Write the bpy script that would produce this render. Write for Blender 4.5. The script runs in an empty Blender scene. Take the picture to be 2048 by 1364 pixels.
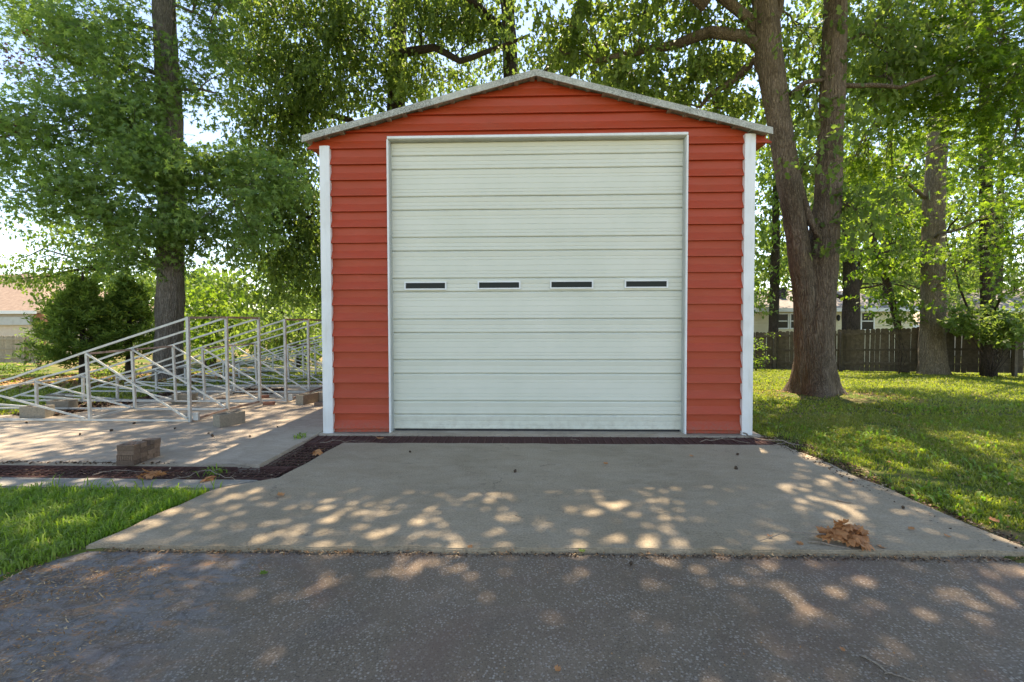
import bpy, bmesh, math, random
import numpy as np
from mathutils import Vector, Matrix, Euler, noise as mnoise
random.seed(7)
RS = np.random.RandomState(11)
scene = bpy.context.scene
COL = scene.collection
R = math.radians

# ------------------------------------------------------------------ camera
cam_d = bpy.data.cameras.new("camera"); cam = bpy.data.objects.new("camera", cam_d); COL.objects.link(cam)
cam_d.sensor_width = 36.0; cam_d.lens = 16.0; cam_d.clip_start = 0.05; cam_d.clip_end = 2000
cam_d.shift_y = -0.0083
PITCH, YAW = R(1.57), R(1.64)
cam.location = (0, 0, 1.65)
cam.rotation_euler = (R(90) - PITCH, R(0.15), YAW)
scene.camera = cam
CM = Matrix.Translation(cam.location) @ cam.rotation_euler.to_matrix().to_4x4()

# ------------------------------------------------------------------ light
SUN_EL, SUN_AZ = R(66), R(20)          # azimuth measured from +Y towards +X
world = bpy.data.worlds.new("World"); scene.world = world; world.use_nodes = True
wn = world.node_tree.nodes; wl = world.node_tree.links
bg = wn["Background"]; sky = wn.new("ShaderNodeTexSky")
sky.sky_type = 'NISHITA'; sky.sun_disc = False; sky.sun_elevation = SUN_EL; sky.sun_rotation = SUN_AZ
sky.air_density = 0.8; sky.dust_density = 0.1; sky.ozone_density = 2.2
wl.new(sky.outputs[0], bg.inputs[0]); bg.inputs[1].default_value = 0.15
sd = bpy.data.lights.new("sun", 'SUN'); sun = bpy.data.objects.new("sun", sd); COL.objects.link(sun)
sd.energy = 3.9; sd.angle = R(0.55); sd.color = (1.0, 0.96, 0.88)
TO_SUN = Vector((math.sin(SUN_AZ) * math.cos(SUN_EL), math.cos(SUN_AZ) * math.cos(SUN_EL), math.sin(SUN_EL)))
sun.rotation_euler = TO_SUN.to_track_quat('Z', 'Y').to_euler(); sun.location = (0, 30, 40)
scene.view_settings.view_transform = 'Standard'; scene.view_settings.look = 'None'
scene.view_settings.gamma = 1; scene.view_settings.use_curve_mapping = False
scene.view_settings.exposure = 1.76
scene.view_settings.use_white_balance = True; scene.view_settings.white_balance_temperature = 8300; scene.view_settings.white_balance_tint = 15
scene.cycles.max_bounces = 8; scene.cycles.diffuse_bounces = 5; scene.cycles.transmission_bounces = 6
scene.cycles.transparent_max_bounces = 8

# ------------------------------------------------------------------ measuring helpers
def ray(px, py):
    x = (px - 1024) / 2048 * 36 + 0.0
    y = (682 - py) / 2048 * 36 + cam_d.shift_y * 36
    d = CM.to_3x3() @ Vector((x, y, -16.0)); return d
def P(px, py, Y):
    d = ray(px, py); t = (Y - cam.location.y) / d.y; return cam.location + d * t
def G(px, py, z=0.0):
    d = ray(px, py); t = (z - cam.location.z) / d.z; return cam.location + d * t
def lerp(a, b, t): return a + (b - a) * t
def sstep(a, b, x):
    t = max(0.0, min(1.0, (x - a) / (b - a))); return t * t * (3 - 2 * t)
def lawn_z(x, y):
    """height of the ground"""
    zr = -0.03 - 0.058 * max(0, min(y, 26) - 10.5)
    zl = -0.03 - 0.85 * sstep(12.5, 25, y) - 0.12 * sstep(9.0, 11.5, -x) 
    z = lerp(zl, zr, sstep(-3, 3, x))
    if y > 26: z = lerp(z, -1.0, sstep(26, 40, y))
    if y > 60: z += 0.0
    return z + 0.03 * mnoise.noise(Vector((x * 0.4, y * 0.4, 0.3)))

# ------------------------------------------------------------------ object helpers
def tag(o, label=None, cat=None, group=None, kind=None):
    if label: o['label'] = label
    if cat: o['category'] = cat
    if group: o['group'] = group
    if kind: o['kind'] = kind
    return o
def link(name, mesh, mat=None, parent=None, loc=None, rot=None):
    o = bpy.data.objects.new(name, mesh); COL.objects.link(o)
    if mat is not None:
        if len(mesh.materials) == 0: mesh.materials.append(mat)
    if parent is not None: o.parent = parent
    if loc is not None: o.location = loc
    if rot is not None: o.rotation_euler = rot
    return o
def empty(name, loc=(0, 0, 0), rz=0):
    o = bpy.data.objects.new(name, None); COL.objects.link(o); o.location = loc; o.rotation_euler = (0, 0, rz)
    o.empty_display_size = 0.1
    return o
class MB:
    def __init__(s): s.v = []; s.f = []
    def add(s, vs, fs):
        n = len(s.v); s.v += [tuple(v) for v in vs]; s.f += [tuple(i + n for i in f) for f in fs]
    def box(s, a, b, M=None):
        x0, y0, z0 = a; x1, y1, z1 = b
        vs = [Vector(c) for c in ((x0,y0,z0),(x1,y0,z0),(x1,y1,z0),(x0,y1,z0),(x0,y0,z1),(x1,y0,z1),(x1,y1,z1),(x0,y1,z1))]
        if M is not None: vs = [M @ v for v in vs]
        s.add(vs, [(0,3,2,1),(4,5,6,7),(0,1,5,4),(1,2,6,5),(2,3,7,6),(3,0,4,7)])
    def bar(s, p, q, w, h=None, up=Vector((0,0,1))):
        h = h or w; p = Vector(p); q = Vector(q); d = (q - p).normalized()
        if abs(d.dot(up)) > 0.95: up = Vector((0, 1, 0))
        a = d.cross(up).normalized() * (w / 2); b = a.cross(d).normalized() * (h / 2)
        vs = [p-a-b, p+a-b, p+a+b, p-a+b, q-a-b, q+a-b, q+a+b, q-a+b]
        s.add(vs, [(0,3,2,1),(4,5,6,7),(0,1,5,4),(1,2,6,5),(2,3,7,6),(3,0,4,7)])
    def tube(s, pts, rad, n=6, cap=True):
        pts = [Vector(p) for p in pts]; rings = []
        ref = Vector((0.31, 0.9, 0.2)).normalized(); base = len(s.v)
        for i, p in enumerate(pts):
            d = (pts[min(i+1, len(pts)-1)] - pts[max(i-1, 0)]).normalized()
            a = d.cross(ref).normalized(); b = d.cross(a)
            r = rad[i] if hasattr(rad, '__len__') else rad
            for k in range(n):
                t = 2*math.pi*k/n; s.v.append(tuple(p + a*math.cos(t)*r + b*math.sin(t)*r))
        for i in range(len(pts)-1):
            for k in range(n):
                a0 = base+i*n+k; a1 = base+i*n+(k+1) % n; s.f.append((a0, a1, a1+n, a0+n))
        if cap:
            s.f.append(tuple(base+k for k in range(n))[::-1]); s.f.append(tuple(base+(len(pts)-1)*n+k for k in range(n)))
    def mesh(s, name, smooth=False, bevel=0):
        m = bpy.data.meshes.new(name); m.from_pydata(s.v, [], s.f); m.update()
        bm = bmesh.new(); bm.from_mesh(m)
        bmesh.ops.recalc_face_normals(bm, faces=bm.faces)
        if bevel: bmesh.ops.bevel(bm, geom=list(bm.edges), offset=bevel, segments=1, affect='EDGES')
        bm.to_mesh(m); bm.free()
        if smooth: m.polygons.foreach_set('use_smooth', [True]*len(m.polygons))
        return m
    def build(s, name, mat, parent=None, smooth=False, bevel=0, loc=None):
        return link(name, s.mesh(name, smooth, bevel), mat, parent, loc)
def np_mesh(name, V, F, k):
    """V (n,3), F (m,k) polygon indices"""
    m = bpy.data.meshes.new(name); n = len(V); f = len(F)
    m.vertices.add(n); m.vertices.foreach_set('co', np.asarray(V, np.float32).ravel())
    m.loops.add(f*k); m.loops.foreach_set('vertex_index', np.asarray(F, np.int32).ravel())
    m.polygons.add(f); m.polygons.foreach_set('loop_start', np.arange(0, f*k, k, dtype=np.int32))
    m.polygons.foreach_set('loop_total', np.full(f, k, np.int32))
    m.update(calc_edges=True); return m

# ------------------------------------------------------------------ material helpers
class NT:
    def __init__(s, name):
        s.m = bpy.data.materials.new(name); s.m.use_nodes = True; s.t = s.m.node_tree; s.n = s.t.nodes; s.l = s.t.links
        s.b = s.n["Principled BSDF"]; s.out = s.n["Material Output"]
        s.geo = None
    def pos(s, scale=(1,1,1), obj=False, rot=(0,0,0)):
        tc = s.n.new("ShaderNodeTexCoord") if obj else s.n.new("ShaderNodeNewGeometry")
        mp = s.n.new("ShaderNodeMapping"); mp.inputs['Scale'].default_value = scale; mp.inputs['Rotation'].default_value = rot
        s.l.new(tc.outputs['Object'] if obj else tc.outputs['Position'], mp.inputs[0]); return mp.outputs[0]
    def noise(s, vec, scale, detail=4, rough=0.55, dist=0):
        n = s.n.new("ShaderNodeTexNoise"); s.l.new(vec, n.inputs['Vector']); n.inputs['Scale'].default_value = scale
        n.inputs['Detail'].default_value = detail; n.inputs['Roughness'].default_value = rough; n.inputs['Distortion'].default_value = dist
        return n.outputs['Fac']
    def vor(s, vec, scale, feature='F1', out='Distance'):
        n = s.n.new("ShaderNodeTexVoronoi"); n.feature = feature; s.l.new(vec, n.inputs['Vector']); n.inputs['Scale'].default_value = scale
        return n.outputs[out]
    def ramp(s, fac, stops):
        n = s.n.new("ShaderNodeValToRGB"); s.l.new(fac, n.inputs[0]); e = n.color_ramp.elements
        while len(e) < len(stops): e.new(0.5)
        for i, (p, c) in enumerate(stops):
            e[i].position = p; e[i].color = (c[0], c[1], c[2], 1) if hasattr(c, '__len__') else (c, c, c, 1)
        return n.outputs[0]
    def mix(s, fac, a, b, mode='MIX'):
        n = s.n.new("ShaderNodeMix"); n.data_type = 'RGBA'; n.blend_type = mode
        for inp, v in ((n.inputs[0], fac), (n.inputs[6], a), (n.inputs[7], b)):
            if isinstance(v, bpy.types.NodeSocket): s.l.new(v, inp)
            elif hasattr(v, '__len__'): inp.default_value = (v[0], v[1], v[2], 1)
            else: inp.default_value = v
        return n.outputs[2]
    def math(s, op, a, b=0.0):
        n = s.n.new("ShaderNodeMath"); n.operation = op
        for inp, v in ((n.inputs[0], a), (n.inputs[1], b)):
            if isinstance(v, bpy.types.NodeSocket): s.l.new(v, inp)
            else: inp.default_value = v
        return n.outputs[0]
    def island(s):
        return s.n.new("ShaderNodeNewGeometry").outputs['Random Per Island']
    def objrand(s):
        return s.n.new("ShaderNodeObjectInfo").outputs['Random']
    def bump(s, h, strength=0.5, dist=0.01):
        n = s.n.new("ShaderNodeBump"); n.inputs['Strength'].default_value = strength; n.inputs['Distance'].default_value = dist
        s.l.new(h, n.inputs['Height']); s.l.new(n.outputs[0], s.b.inputs['Normal']); return n
    def fin(s, color, rough=0.8, metal=0.0, spec=0.5):
        for inp, v in ((s.b.inputs['Base Color'], color), (s.b.inputs['Roughness'], rough), (s.b.inputs['Metallic'], metal), (s.b.inputs['Specular IOR Level'], spec)):
            if isinstance(v, bpy.types.NodeSocket): s.l.new(v, inp)
            elif hasattr(v, '__len__'): inp.default_value = (v[0], v[1], v[2], 1)
            else: inp.default_value = v
        return s.m

def m_paint(name, col, dirt=(0.2,0.17,0.12), amt=0.25, rough=0.45, vs=3.0):
    t = NT(name); p = t.pos(); n1 = t.noise(p, vs, 6, 0.6); n2 = t.noise(t.pos((1,1,0.15)), 14, 5, 0.6)
    c = t.mix(t.math('MULTIPLY', t.ramp(n1, [(0.45, 0.0), (0.8, 1.0)]), amt), col, dirt)
    c = t.mix(t.math('MULTIPLY', t.ramp(n2, [(0.55, 0.0), (0.75, 1.0)]), amt*0.8), c, dirt)
    t.bump(t.noise(p, 5, 3), 0.15, 0.02)
    return t.fin(c, t.ramp(n1, [(0.3, rough), (0.8, rough+0.2)]))
def m_siding():
    t = NT("red_painted_metal"); p = t.pos(); n1 = t.noise(p, 1.4, 5, 0.6)
    c = t.mix(t.ramp(n1, [(0.3, 0.0), (0.75, 1.0)]), (0.43, 0.047, 0.009), (0.36, 0.052, 0.015))
    n2 = t.noise(t.pos((1, 1, 6)), 2.2, 6, 0.7)
    c = t.mix(t.math('MULTIPLY', t.ramp(n2, [(0.5, 0.0), (0.8, 1.0)]), 0.22), c, (0.44, 0.14, 0.08))
    n3 = t.noise(t.pos((1, 1, 0.2)), 20, 6, 0.7)
    c = t.mix(t.math('MULTIPLY', t.ramp(n3, [(0.6, 0.0), (0.78, 1.0)]), 0.3), c, (0.2, 0.06, 0.04))
    # splash dirt along the foot of the wall
    sp = t.n.new("ShaderNodeSeparateXYZ"); t.l.new(p, sp.inputs[0])
    c = t.mix(t.math('MULTIPLY', t.ramp(sp.outputs[2], [(0.0, 1.0), (0.22, 0.0)]), t.ramp(t.noise(p, 30, 5), [(0.4, 0.0), (0.7, 0.8)])), c, (0.20, 0.11, 0.07))
    t.bump(t.noise(t.pos((1, 1, 3)), 2.5, 4), 0.35, 0.03)
    return t.fin(c, t.ramp(n1, [(0.3, 0.52), (0.8, 0.68)]))
def m_door():
    t = NT("ivory_door_paint"); p = t.pos(); n1 = t.noise(p, 0.9, 5, 0.6)
    c = t.mix(t.ramp(n1, [(0.3, 0.0), (0.75, 1.0)]), (0.65, 0.655, 0.545), (0.57, 0.59, 0.48))
    n2 = t.noise(p, 2.2, 6, 0.7)
    c = t.mix(t.math('MULTIPLY', t.ramp(n2, [(0.55, 0.0), (0.8, 1.0)]), 0.12), c, (0.48, 0.46, 0.36))
    sp = t.n.new("ShaderNodeSeparateXYZ"); t.l.new(p, sp.inputs[0])
    c = t.mix(t.math('MULTIPLY', t.ramp(sp.outputs[2], [(0.0, 0.9), (0.35, 0.0)]), t.ramp(t.noise(p, 9, 6, 0.7), [(0.42, 0.0), (0.7, 0.7)])), c, (0.36, 0.33, 0.25))
    t.bump(t.noise(p, 45, 3), 0.12, 0.01)
    return t.fin(c, 0.5)
def m_concrete(name, base, dark, light, stain=0.5, fine=1.0):
    t = NT(name); p = t.pos()
    big = t.noise(p, 0.55, 6, 0.6, 0.4); mid = t.noise(t.pos((1, 1.9, 1)), 2.3, 7, 0.65, 0.8); fin_ = t.noise(p, 60, 6, 0.75)
    c = t.mix(t.ramp(big, [(0.32, 0.0), (0.68, 1.0)]), dark, base)
    c = t.mix(t.math('MULTIPLY', t.ramp(mid, [(0.45, 0.0), (0.75, 1.0)]), stain), c, light)
    c = t.mix(t.math('MULTIPLY', t.ramp(t.noise(t.pos((1, 2.5, 1)), 5.5, 8, 0.7, 1.2), [(0.52, 0.0), (0.72, 1.0)]), stain*0.7), c, (dark[0]*0.5, dark[1]*0.5, dark[2]*0.48))
    c = t.mix(t.ramp(fin_, [(0.3, 0.55*fine), (0.62, 0.0)]), c, (dark[0]*0.4, dark[1]*0.4, dark[2]*0.38))
    c = t.mix(t.ramp(t.vor(p, 85), [(0.0, 0.8*fine), (0.14, 0.0)]), c, (0.5, 0.47, 0.4))
    # hairline cracks
    pw = t.n.new("ShaderNodeVectorMath"); pw.operation = 'ADD'; nn = t.n.new("ShaderNodeTexNoise"); t.l.new(p, nn.inputs['Vector']); nn.inputs['Scale'].default_value = 2.5; nn.inputs['Detail'].default_value = 5
    t.l.new(p, pw.inputs[0]); t.l.new(nn.outputs['Color'], pw.inputs[1])
    cr = t.vor(pw.outputs[0], 0.42, 'DISTANCE_TO_EDGE')
    crk = t.math('MULTIPLY', t.ramp(cr, [(0.0, 1.0), (0.005, 0.0)]), t.ramp(t.noise(p, 0.8, 2), [(0.5, 0.0), (0.62, 0.55)]))
    c = t.mix(crk, c, (0.035, 0.032, 0.026))
    h = t.math('SUBTRACT', t.math('ADD', fin_, t.math('MULTIPLY', mid, 0.6)), t.math('MULTIPLY', crk, 1.2))
    t.bump(h, 0.55, 0.006)
    return t.fin(c, 0.85, spec=0.3)
def m_asphalt():
    t = NT("asphalt"); p = t.pos(); big = t.noise(p, 0.7, 6, 0.62, 0.6); mid = t.noise(t.pos((1, 1.4, 1)), 2.6, 6, 0.6, 0.5)
    c = t.mix(t.ramp(big, [(0.35, 0.0), (0.65, 1.0)]), (0.162, 0.122, 0.080), (0.222, 0.162, 0.110))
    c = t.mix(t.math('MULTIPLY', t.ramp(mid, [(0.5, 0.0), (0.72, 1.0)]), 0.5), c, (0.28, 0.21, 0.15))
    c = t.mix(t.math('MULTIPLY', t.ramp(t.noise(p, 1.5, 4, 0.5), [(0.55, 0.0), (0.7, 1.0)]), 0.5), c, (0.135, 0.115, 0.092))
    # exposed aggregate: stones of different greys
    pw = t.n.new("ShaderNodeTexVoronoi"); t.l.new(p, pw.inputs['Vector']); pw.inputs['Scale'].default_value = 62
    sel = t.ramp(pw.outputs['Color'], [(0.38, 0.0), (0.55, 1.0)])
    dens = t.ramp(t.noise(p, 3.2, 4), [(0.3, 0.25), (0.7, 1.0)])
    st = t.math('MULTIPLY', t.math('MULTIPLY', t.ramp(pw.outputs['Distance'], [(0.3, 1.0), (0.5, 0.0)]), sel), dens)
    c = t.mix(t.math('MULTIPLY', st, 0.8), c, (0.44, 0.38, 0.31))
    c = t.mix(t.ramp(t.vor(p, 31), [(0.0, 1.0), (0.16, 0.0)]), c, (0.46, 0.41, 0.33))
    c = t.mix(t.ramp(t.noise(p, 120, 3, 0.7), [(0.32, 0.7), (0.5, 0.0)]), c, (0.028, 0.022, 0.018))
    # worn blue-grey and rust patches at the left
    sp = t.n.new("ShaderNodeSeparateXYZ"); t.l.new(p, sp.inputs[0])
    left = t.ramp(t.math('ADD', t.math('MULTIPLY', sp.outputs[0], -0.30), t.math('MULTIPLY', t.noise(p, 1.6, 6, 0.6), 0.6)), [(0.74, 0.0), (0.92, 1.0)])
    wn_ = t.noise(t.pos((1, 2.2, 1), rot=(0,0,0.4)), 4.5, 9, 0.75, 1.5)
    c = t.mix(t.math('MULTIPLY', left, t.ramp(wn_, [(0.42, 0.0), (0.56, 0.9)])), c, (0.215, 0.205, 0.195))
    c = t.mix(t.math('MULTIPLY', left, t.ramp(t.noise(t.pos((1, 1.8, 1)), 3.4, 9, 0.8, 1.2), [(0.53, 0.0), (0.60, 0.8)])), c, (0.40, 0.21, 0.10))
    c = t.mix(t.math('MULTIPLY', left, t.ramp(t.noise(p, 9, 8, 0.75, 1.0), [(0.38, 0.6), (0.48, 0.0)])), c, (0.05, 0.047, 0.045))
    # pale blotches of old paint
    c = t.mix(t.ramp(t.noise(p, 1.9, 9, 0.75, 0.8), [(0.62, 0.0), (0.72, 0.6)]), c, (0.30, 0.30, 0.31))
    c = t.mix(t.math('MULTIPLY', t.ramp(t.noise(p, 0.9, 6, 0.6, 1.0), [(0.5, 0.0), (0.66, 1.0)]), 0.45), c, (0.16, 0.095, 0.07))
    h = t.math('ADD', t.math('MULTIPLY', st, 0.6), t.math('ADD', t.noise(p, 120, 3, 0.7), t.math('MULTIPLY', t.math('MULTIPLY', wn_, left), 5.0)))
    t.bump(h, 0.8, 0.008)
    return t.fin(c, 0.8, spec=0.35)
def m_ground():
    t = NT("soil_and_grass"); p = t.pos(); n1 = t.noise(p, 1.3, 7, 0.65); n2 = t.noise(p, 22, 6, 0.7)
    g = t.mix(n2, (0.05, 0.085, 0.014), (0.12, 0.16, 0.03))
    so = t.mix(n2, (0.10, 0.07, 0.04), (0.22, 0.16, 0.09))
    c = t.mix(t.ramp(n1, [(0.36, 1.0), (0.52, 0.0)]), g, so)
    # dry leaf litter on the bank beyond the pad
    sp = t.n.new("ShaderNodeSeparateXYZ"); t.l.new(p, sp.inputs[0])
    far = t.math('MULTIPLY', t.ramp(t.math('DIVIDE', sp.outputs[1], 40), [(0.28, 0.0), (0.34, 1.0)]), t.ramp(t.math('DIVIDE', t.math('ADD', sp.outputs[0], 30), 60), [(0.30, 1.0), (0.36, 0.0)]))
    lit = t.mix(t.vor(p, 9, out='Color'), (0.16, 0.10, 0.05), (0.36, 0.25, 0.14), 'MIX')
    c = t.mix(t.math('MULTIPLY', far, t.ramp(t.noise(p, 0.7, 5), [(0.5, 0.0), (0.6, 1.0)])), c, lit)
    t.bump(n2, 0.8, 0.03)
    return t.fin(c, 0.95, spec=0.1)
def m_bark(name, c0, c1, c2, sc=1.0):
    t = NT(name); ps = t.pos((1, 1, 0.14)); p = t.pos()
    dn = t.n.new("ShaderNodeTexNoise"); t.l.new(ps, dn.inputs['Vector']); dn.inputs['Scale'].default_value = 9; dn.inputs['Detail'].default_value = 5
    ad = t.n.new("ShaderNodeVectorMath"); ad.operation = 'MULTIPLY_ADD'; t.l.new(dn.outputs['Color'], ad.inputs[0]); ad.inputs[1].default_value = (0.16, 0.16, 0.16); t.l.new(ps, ad.inputs[2])
    v = t.vor(ad.outputs[0], 24*sc, 'DISTANCE_TO_EDGE'); n = t.noise(t.pos((1, 1, 0.22)), 16*sc, 9, 0.8, 1.2); b = t.noise(p, 1.2, 5, 0.6)
    c = t.mix(t.ramp(n, [(0.34, 0.0), (0.68, 1.0)]), c0, c1)
    c = t.mix(t.math('MULTIPLY', t.ramp(b, [(0.46, 0.0), (0.62, 1.0)]), 0.6), c, c2)
    c = t.mix(t.ramp(v, [(0.0, 0.6), (0.16, 0.0)]), c, (c0[0]*0.35, c0[1]*0.35, c0[2]*0.35))
    c = t.mix(t.ramp(t.noise(t.pos((1, 1, 0.4)), 44, 5, 0.85), [(0.56, 0.0), (0.66, 0.75)]), c, (c1[0]*1.6, c1[1]*1.6, c1[2]*1.5))
    h = t.math('ADD', t.ramp(v, [(0.0, 0.0), (0.30, 1.0)]), t.math('MULTIPLY', n, 1.4))
    t.bump(h, 1.0, 0.03)
    return t.fin(c, 0.95, spec=0.1)
def m_leaf(name, stops, trans, tw=0.5, rough=0.5):
    t = NT(name); r = t.island(); c = t.ramp(r, stops)
    big = t.noise(t.pos(), 0.6, 2)
    c = t.mix(t.math('MULTIPLY', t.ramp(big, [(0.4, 0.0), (0.65, 1.0)]), 0.35), c, stops[-1][1])
    t.fin(c, rough, spec=0.3)
    tr = t.n.new("ShaderNodeBsdfTranslucent"); tc = t.mix(r, trans[0], trans[1]); t.l.new(tc, tr.inputs[0])
    mx = t.n.new("ShaderNodeMixShader"); mx.inputs[0].default_value = tw
    t.l.new(t.b.outputs[0], mx.inputs[1]); t.l.new(tr.outputs[0], mx.inputs[2]); t.l.new(mx.outputs[0], t.out.inputs[0])
    return t.m
def m_galv():
    t = NT("galvanised_steel"); p = t.pos(); n = t.noise(p, 9, 6, 0.7)
    c = t.mix(t.ramp(n, [(0.4, 0.0), (0.7, 1.0)]), (0.50, 0.51, 0.47), (0.35, 0.36, 0.33))
    c = t.mix(t.ramp(t.noise(p, 3.1, 7, 0.75), [(0.62, 0.0), (0.75, 0.7)]), c, (0.26, 0.16, 0.10))
    t.bump(t.noise(p, 60, 3), 0.1, 0.003)
    return t.fin(c, 0.5, 0.25)
def m_simple(name, c0, c1, sc=20, rough=0.8, bump=0.3, bd=0.005, metal=0.0, obj_var=0.0):
    t = NT(name); p = t.pos(); n = t.noise(p, sc, 6, 0.7)
    c = t.mix(t.ramp(n, [(0.35, 0.0), (0.68, 1.0)]), c0, c1)
    if obj_var: 
        c = t.mix(t.math('MULTIPLY', t.objrand(), obj_var), c, (c0[0]*0.35, c0[1]*0.35, c0[2]*0.35))
    t.bump(n, bump, bd); return t.fin(c, rough, metal)
def m_island(name, stops, rough=0.9, tw=0.0):
    t = NT(name); c = t.ramp(t.island(), stops); return t.fin(c, rough, spec=0.15)

M = {}
M['red'] = m_siding(); M['door'] = m_door()
M['white'] = m_paint("white_trim_paint", (0.72, 0.74, 0.71), (0.35, 0.33, 0.25), 0.3, 0.4, 2.0)
M['jamb'] = m_paint("grey_jamb_paint", (0.42, 0.44, 0.40), (0.2, 0.2, 0.15), 0.3)
M['black'] = m_simple("black_rubber", (0.012,0.012,0.012), (0.03,0.03,0.028), 30, 0.7)
M['apron'] = m_concrete("apron_concrete", (0.43, 0.345, 0.235), (0.29, 0.23, 0.15), (0.50, 0.42, 0.31), 0.6, 1.3)
M['pad'] = m_concrete("pad_concrete", (0.44, 0.36, 0.265), (0.28, 0.23, 0.17), (0.52, 0.44, 0.34), 0.8, 0.6)
M['kerb'] = m_concrete("kerb_concrete", (0.36, 0.33, 0.27), (0.24, 0.22, 0.18), (0.45, 0.42, 0.36), 0.6)
M['asphalt'] = m_asphalt(); M['ground'] = m_ground()
M['block'] = m_simple("cinder_block_grey", (0.20,0.175,0.125), (0.33,0.285,0.21), 35, 0.95, 0.7, 0.006, obj_var=0.3)
M['brick'] = m_simple("brown_brick", (0.16,0.10,0.065), (0.29,0.20,0.135), 45, 0.9, 0.5, 0.004, obj_var=0.7)
M['redbrick'] = m_simple("reddish_brick", (0.22,0.09,0.05), (0.32,0.15,0.09), 45, 0.9, 0.5, 0.004)
M['galv'] = m_galv()
M['rustbar'] = m_simple("rusty_steel", (0.20,0.12,0.08), (0.36,0.30,0.25), 14, 0.7, 0.3, 0.003)
M['grate'] = m_simple("rusted_wire", (0.075,0.03,0.022), (0.12,0.05,0.035), 30, 0.8, 0.2, 0.002)
M['mulch'] = m_simple("damp_mulch", (0.018,0.011,0.008), (0.06,0.035,0.024), 40, 0.95, 1.0, 0.02)
M['chips'] = m_island("debris_chips", [(0.0,(0.03,0.018,0.012)), (0.5,(0.085,0.05,0.032)), (0.85,(0.16,0.10,0.06)), (1.0,(0.42,0.33,0.22))])
M['bark_grey'] = m_bark("grey_furrowed_bark", (0.16,0.135,0.11), (0.34,0.30,0.25), (0.13,0.115,0.085))
M['bark_brown'] = m_bark("brown_oak_bark", (0.15,0.11,0.08), (0.33,0.26,0.185), (0.09,0.07,0.045))
M['bark_dark'] = m_bark("dark_bark", (0.06,0.045,0.035), (0.13,0.10,0.075), (0.05,0.05,0.03))
M['bark_pale'] = m_bark("pale_ridged_bark", (0.19,0.145,0.10), (0.42,0.35,0.25), (0.15,0.12,0.08), 1.2)
G1 = [(0.0,(0.07,0.135,0.045)), (0.5,(0.12,0.21,0.065)), (1.0,(0.18,0.28,0.09))]
M['leaf_gum'] = m_leaf("sweetgum_leaf", G1, ((0.18,0.34,0.05),(0.36,0.52,0.09)), 0.48)
M['leaf_oak'] = m_leaf("oak_leaf", [(0.0,(0.06,0.10,0.03)), (0.6,(0.09,0.145,0.04)), (1.0,(0.14,0.20,0.06))], ((0.16,0.27,0.04),(0.34,0.46,0.07)), 0.5)
M['leaf_maple'] = m_leaf("maple_leaf", [(0.0,(0.035,0.08,0.012)), (0.5,(0.06,0.12,0.018)), (1.0,(0.11,0.18,0.025))], ((0.12,0.26,0.015),(0.34,0.48,0.04)), 0.55)
M['leaf_light'] = m_leaf("light_leaf", [(0.0,(0.06,0.12,0.02)), (0.5,(0.09,0.17,0.03)), (1.0,(0.13,0.2,0.04))], ((0.16,0.30,0.03),(0.32,0.45,0.06)), 0.45)
M['leaf_juniper'] = m_leaf("juniper_foliage", [(0.0,(0.05,0.10,0.02)), (0.5,(0.10,0.18,0.03)), (1.0,(0.19,0.27,0.05))], ((0.12,0.22,0.03),(0.36,0.48,0.06)), 0.48, 0.7)
M['leaf_red'] = m_leaf("dead_red_leaf", [(0.0,(0.09,0.03,0.025)), (1.0,(0.16,0.06,0.05))], ((0.15,0.04,0.03),(0.22,0.08,0.05)), 0.3)
M['grass'] = m_leaf("grass_blade", [(0.0,(0.10,0.20,0.02)), (0.5,(0.16,0.29,0.03)), (0.93,(0.22,0.35,0.045)), (1.0,(0.32,0.30,0.11))], ((0.20,0.42,0.03),(0.40,0.60,0.05)), 0.45)
M['grass_r'] = m_leaf("lawn_blade", [(0.0,(0.10,0.15,0.02)), (0.5,(0.17,0.23,0.028)), (0.8,(0.24,0.29,0.04)), (1.0,(0.36,0.30,0.13))], ((0.22,0.33,0.02),(0.48,0.54,0.05)), 0.45)
M['dry'] = m_leaf("dry_leaf", [(0.0,(0.15,0.05,0.02)), (0.5,(0.42,0.17,0.065)), (1.0,(0.55,0.30,0.13))], ((0.3,0.12,0.05),(0.5,0.25,0.1)), 0.2, 0.6)
M['twig'] = m_simple("dry_twig", (0.16,0.12,0.085), (0.34,0.28,0.21), 60, 0.9)
M['straw'] = m_island("dry_straw", [(0.0,(0.20,0.10,0.04)), (0.6,(0.38,0.21,0.10)), (1.0,(0.5,0.36,0.2))])
M['ball'] = m_simple("seed_ball", (0.03,0.02,0.012), (0.09,0.055,0.03), 90, 0.9, 1.0, 0.004)
M['fence'] = m_simple("weathered_fence_wood", (0.075,0.058,0.036), (0.15,0.12,0.08), 9, 0.9, 0.5, 0.006, obj_var=0.45)
M['fence_pale'] = m_simple("pale_fence_wood", (0.28,0.23,0.15), (0.42,0.36,0.25), 9, 0.9, 0.5, 0.006, obj_var=0.3)
M['cream'] = m_simple("cream_siding", (0.62,0.56,0.36), (0.68,0.62,0.42), 3, 0.7, 0.1)
M['beige'] = m_simple("beige_wall", (0.55,0.46,0.34), (0.62,0.54,0.42), 3, 0.7, 0.1)
M['shingle'] = m_simple("grey_shingle", (0.16,0.14,0.12), (0.30,0.27,0.24), 7, 0.9, 0.6, 0.02)
M['shingle_tan'] = m_simple("tan_shingle", (0.42,0.32,0.24), (0.52,0.42,0.33), 7, 0.9, 0.6, 0.02)
M['shingle_pink'] = m_simple("pinkish_shingle", (0.17,0.115,0.08), (0.27,0.20,0.145), 5, 0.9, 0.6, 0.02)
M['glass'] = NT("dark_glass").fin((0.008,0.012,0.011), 0.15, 0.0, 0.12)
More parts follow.
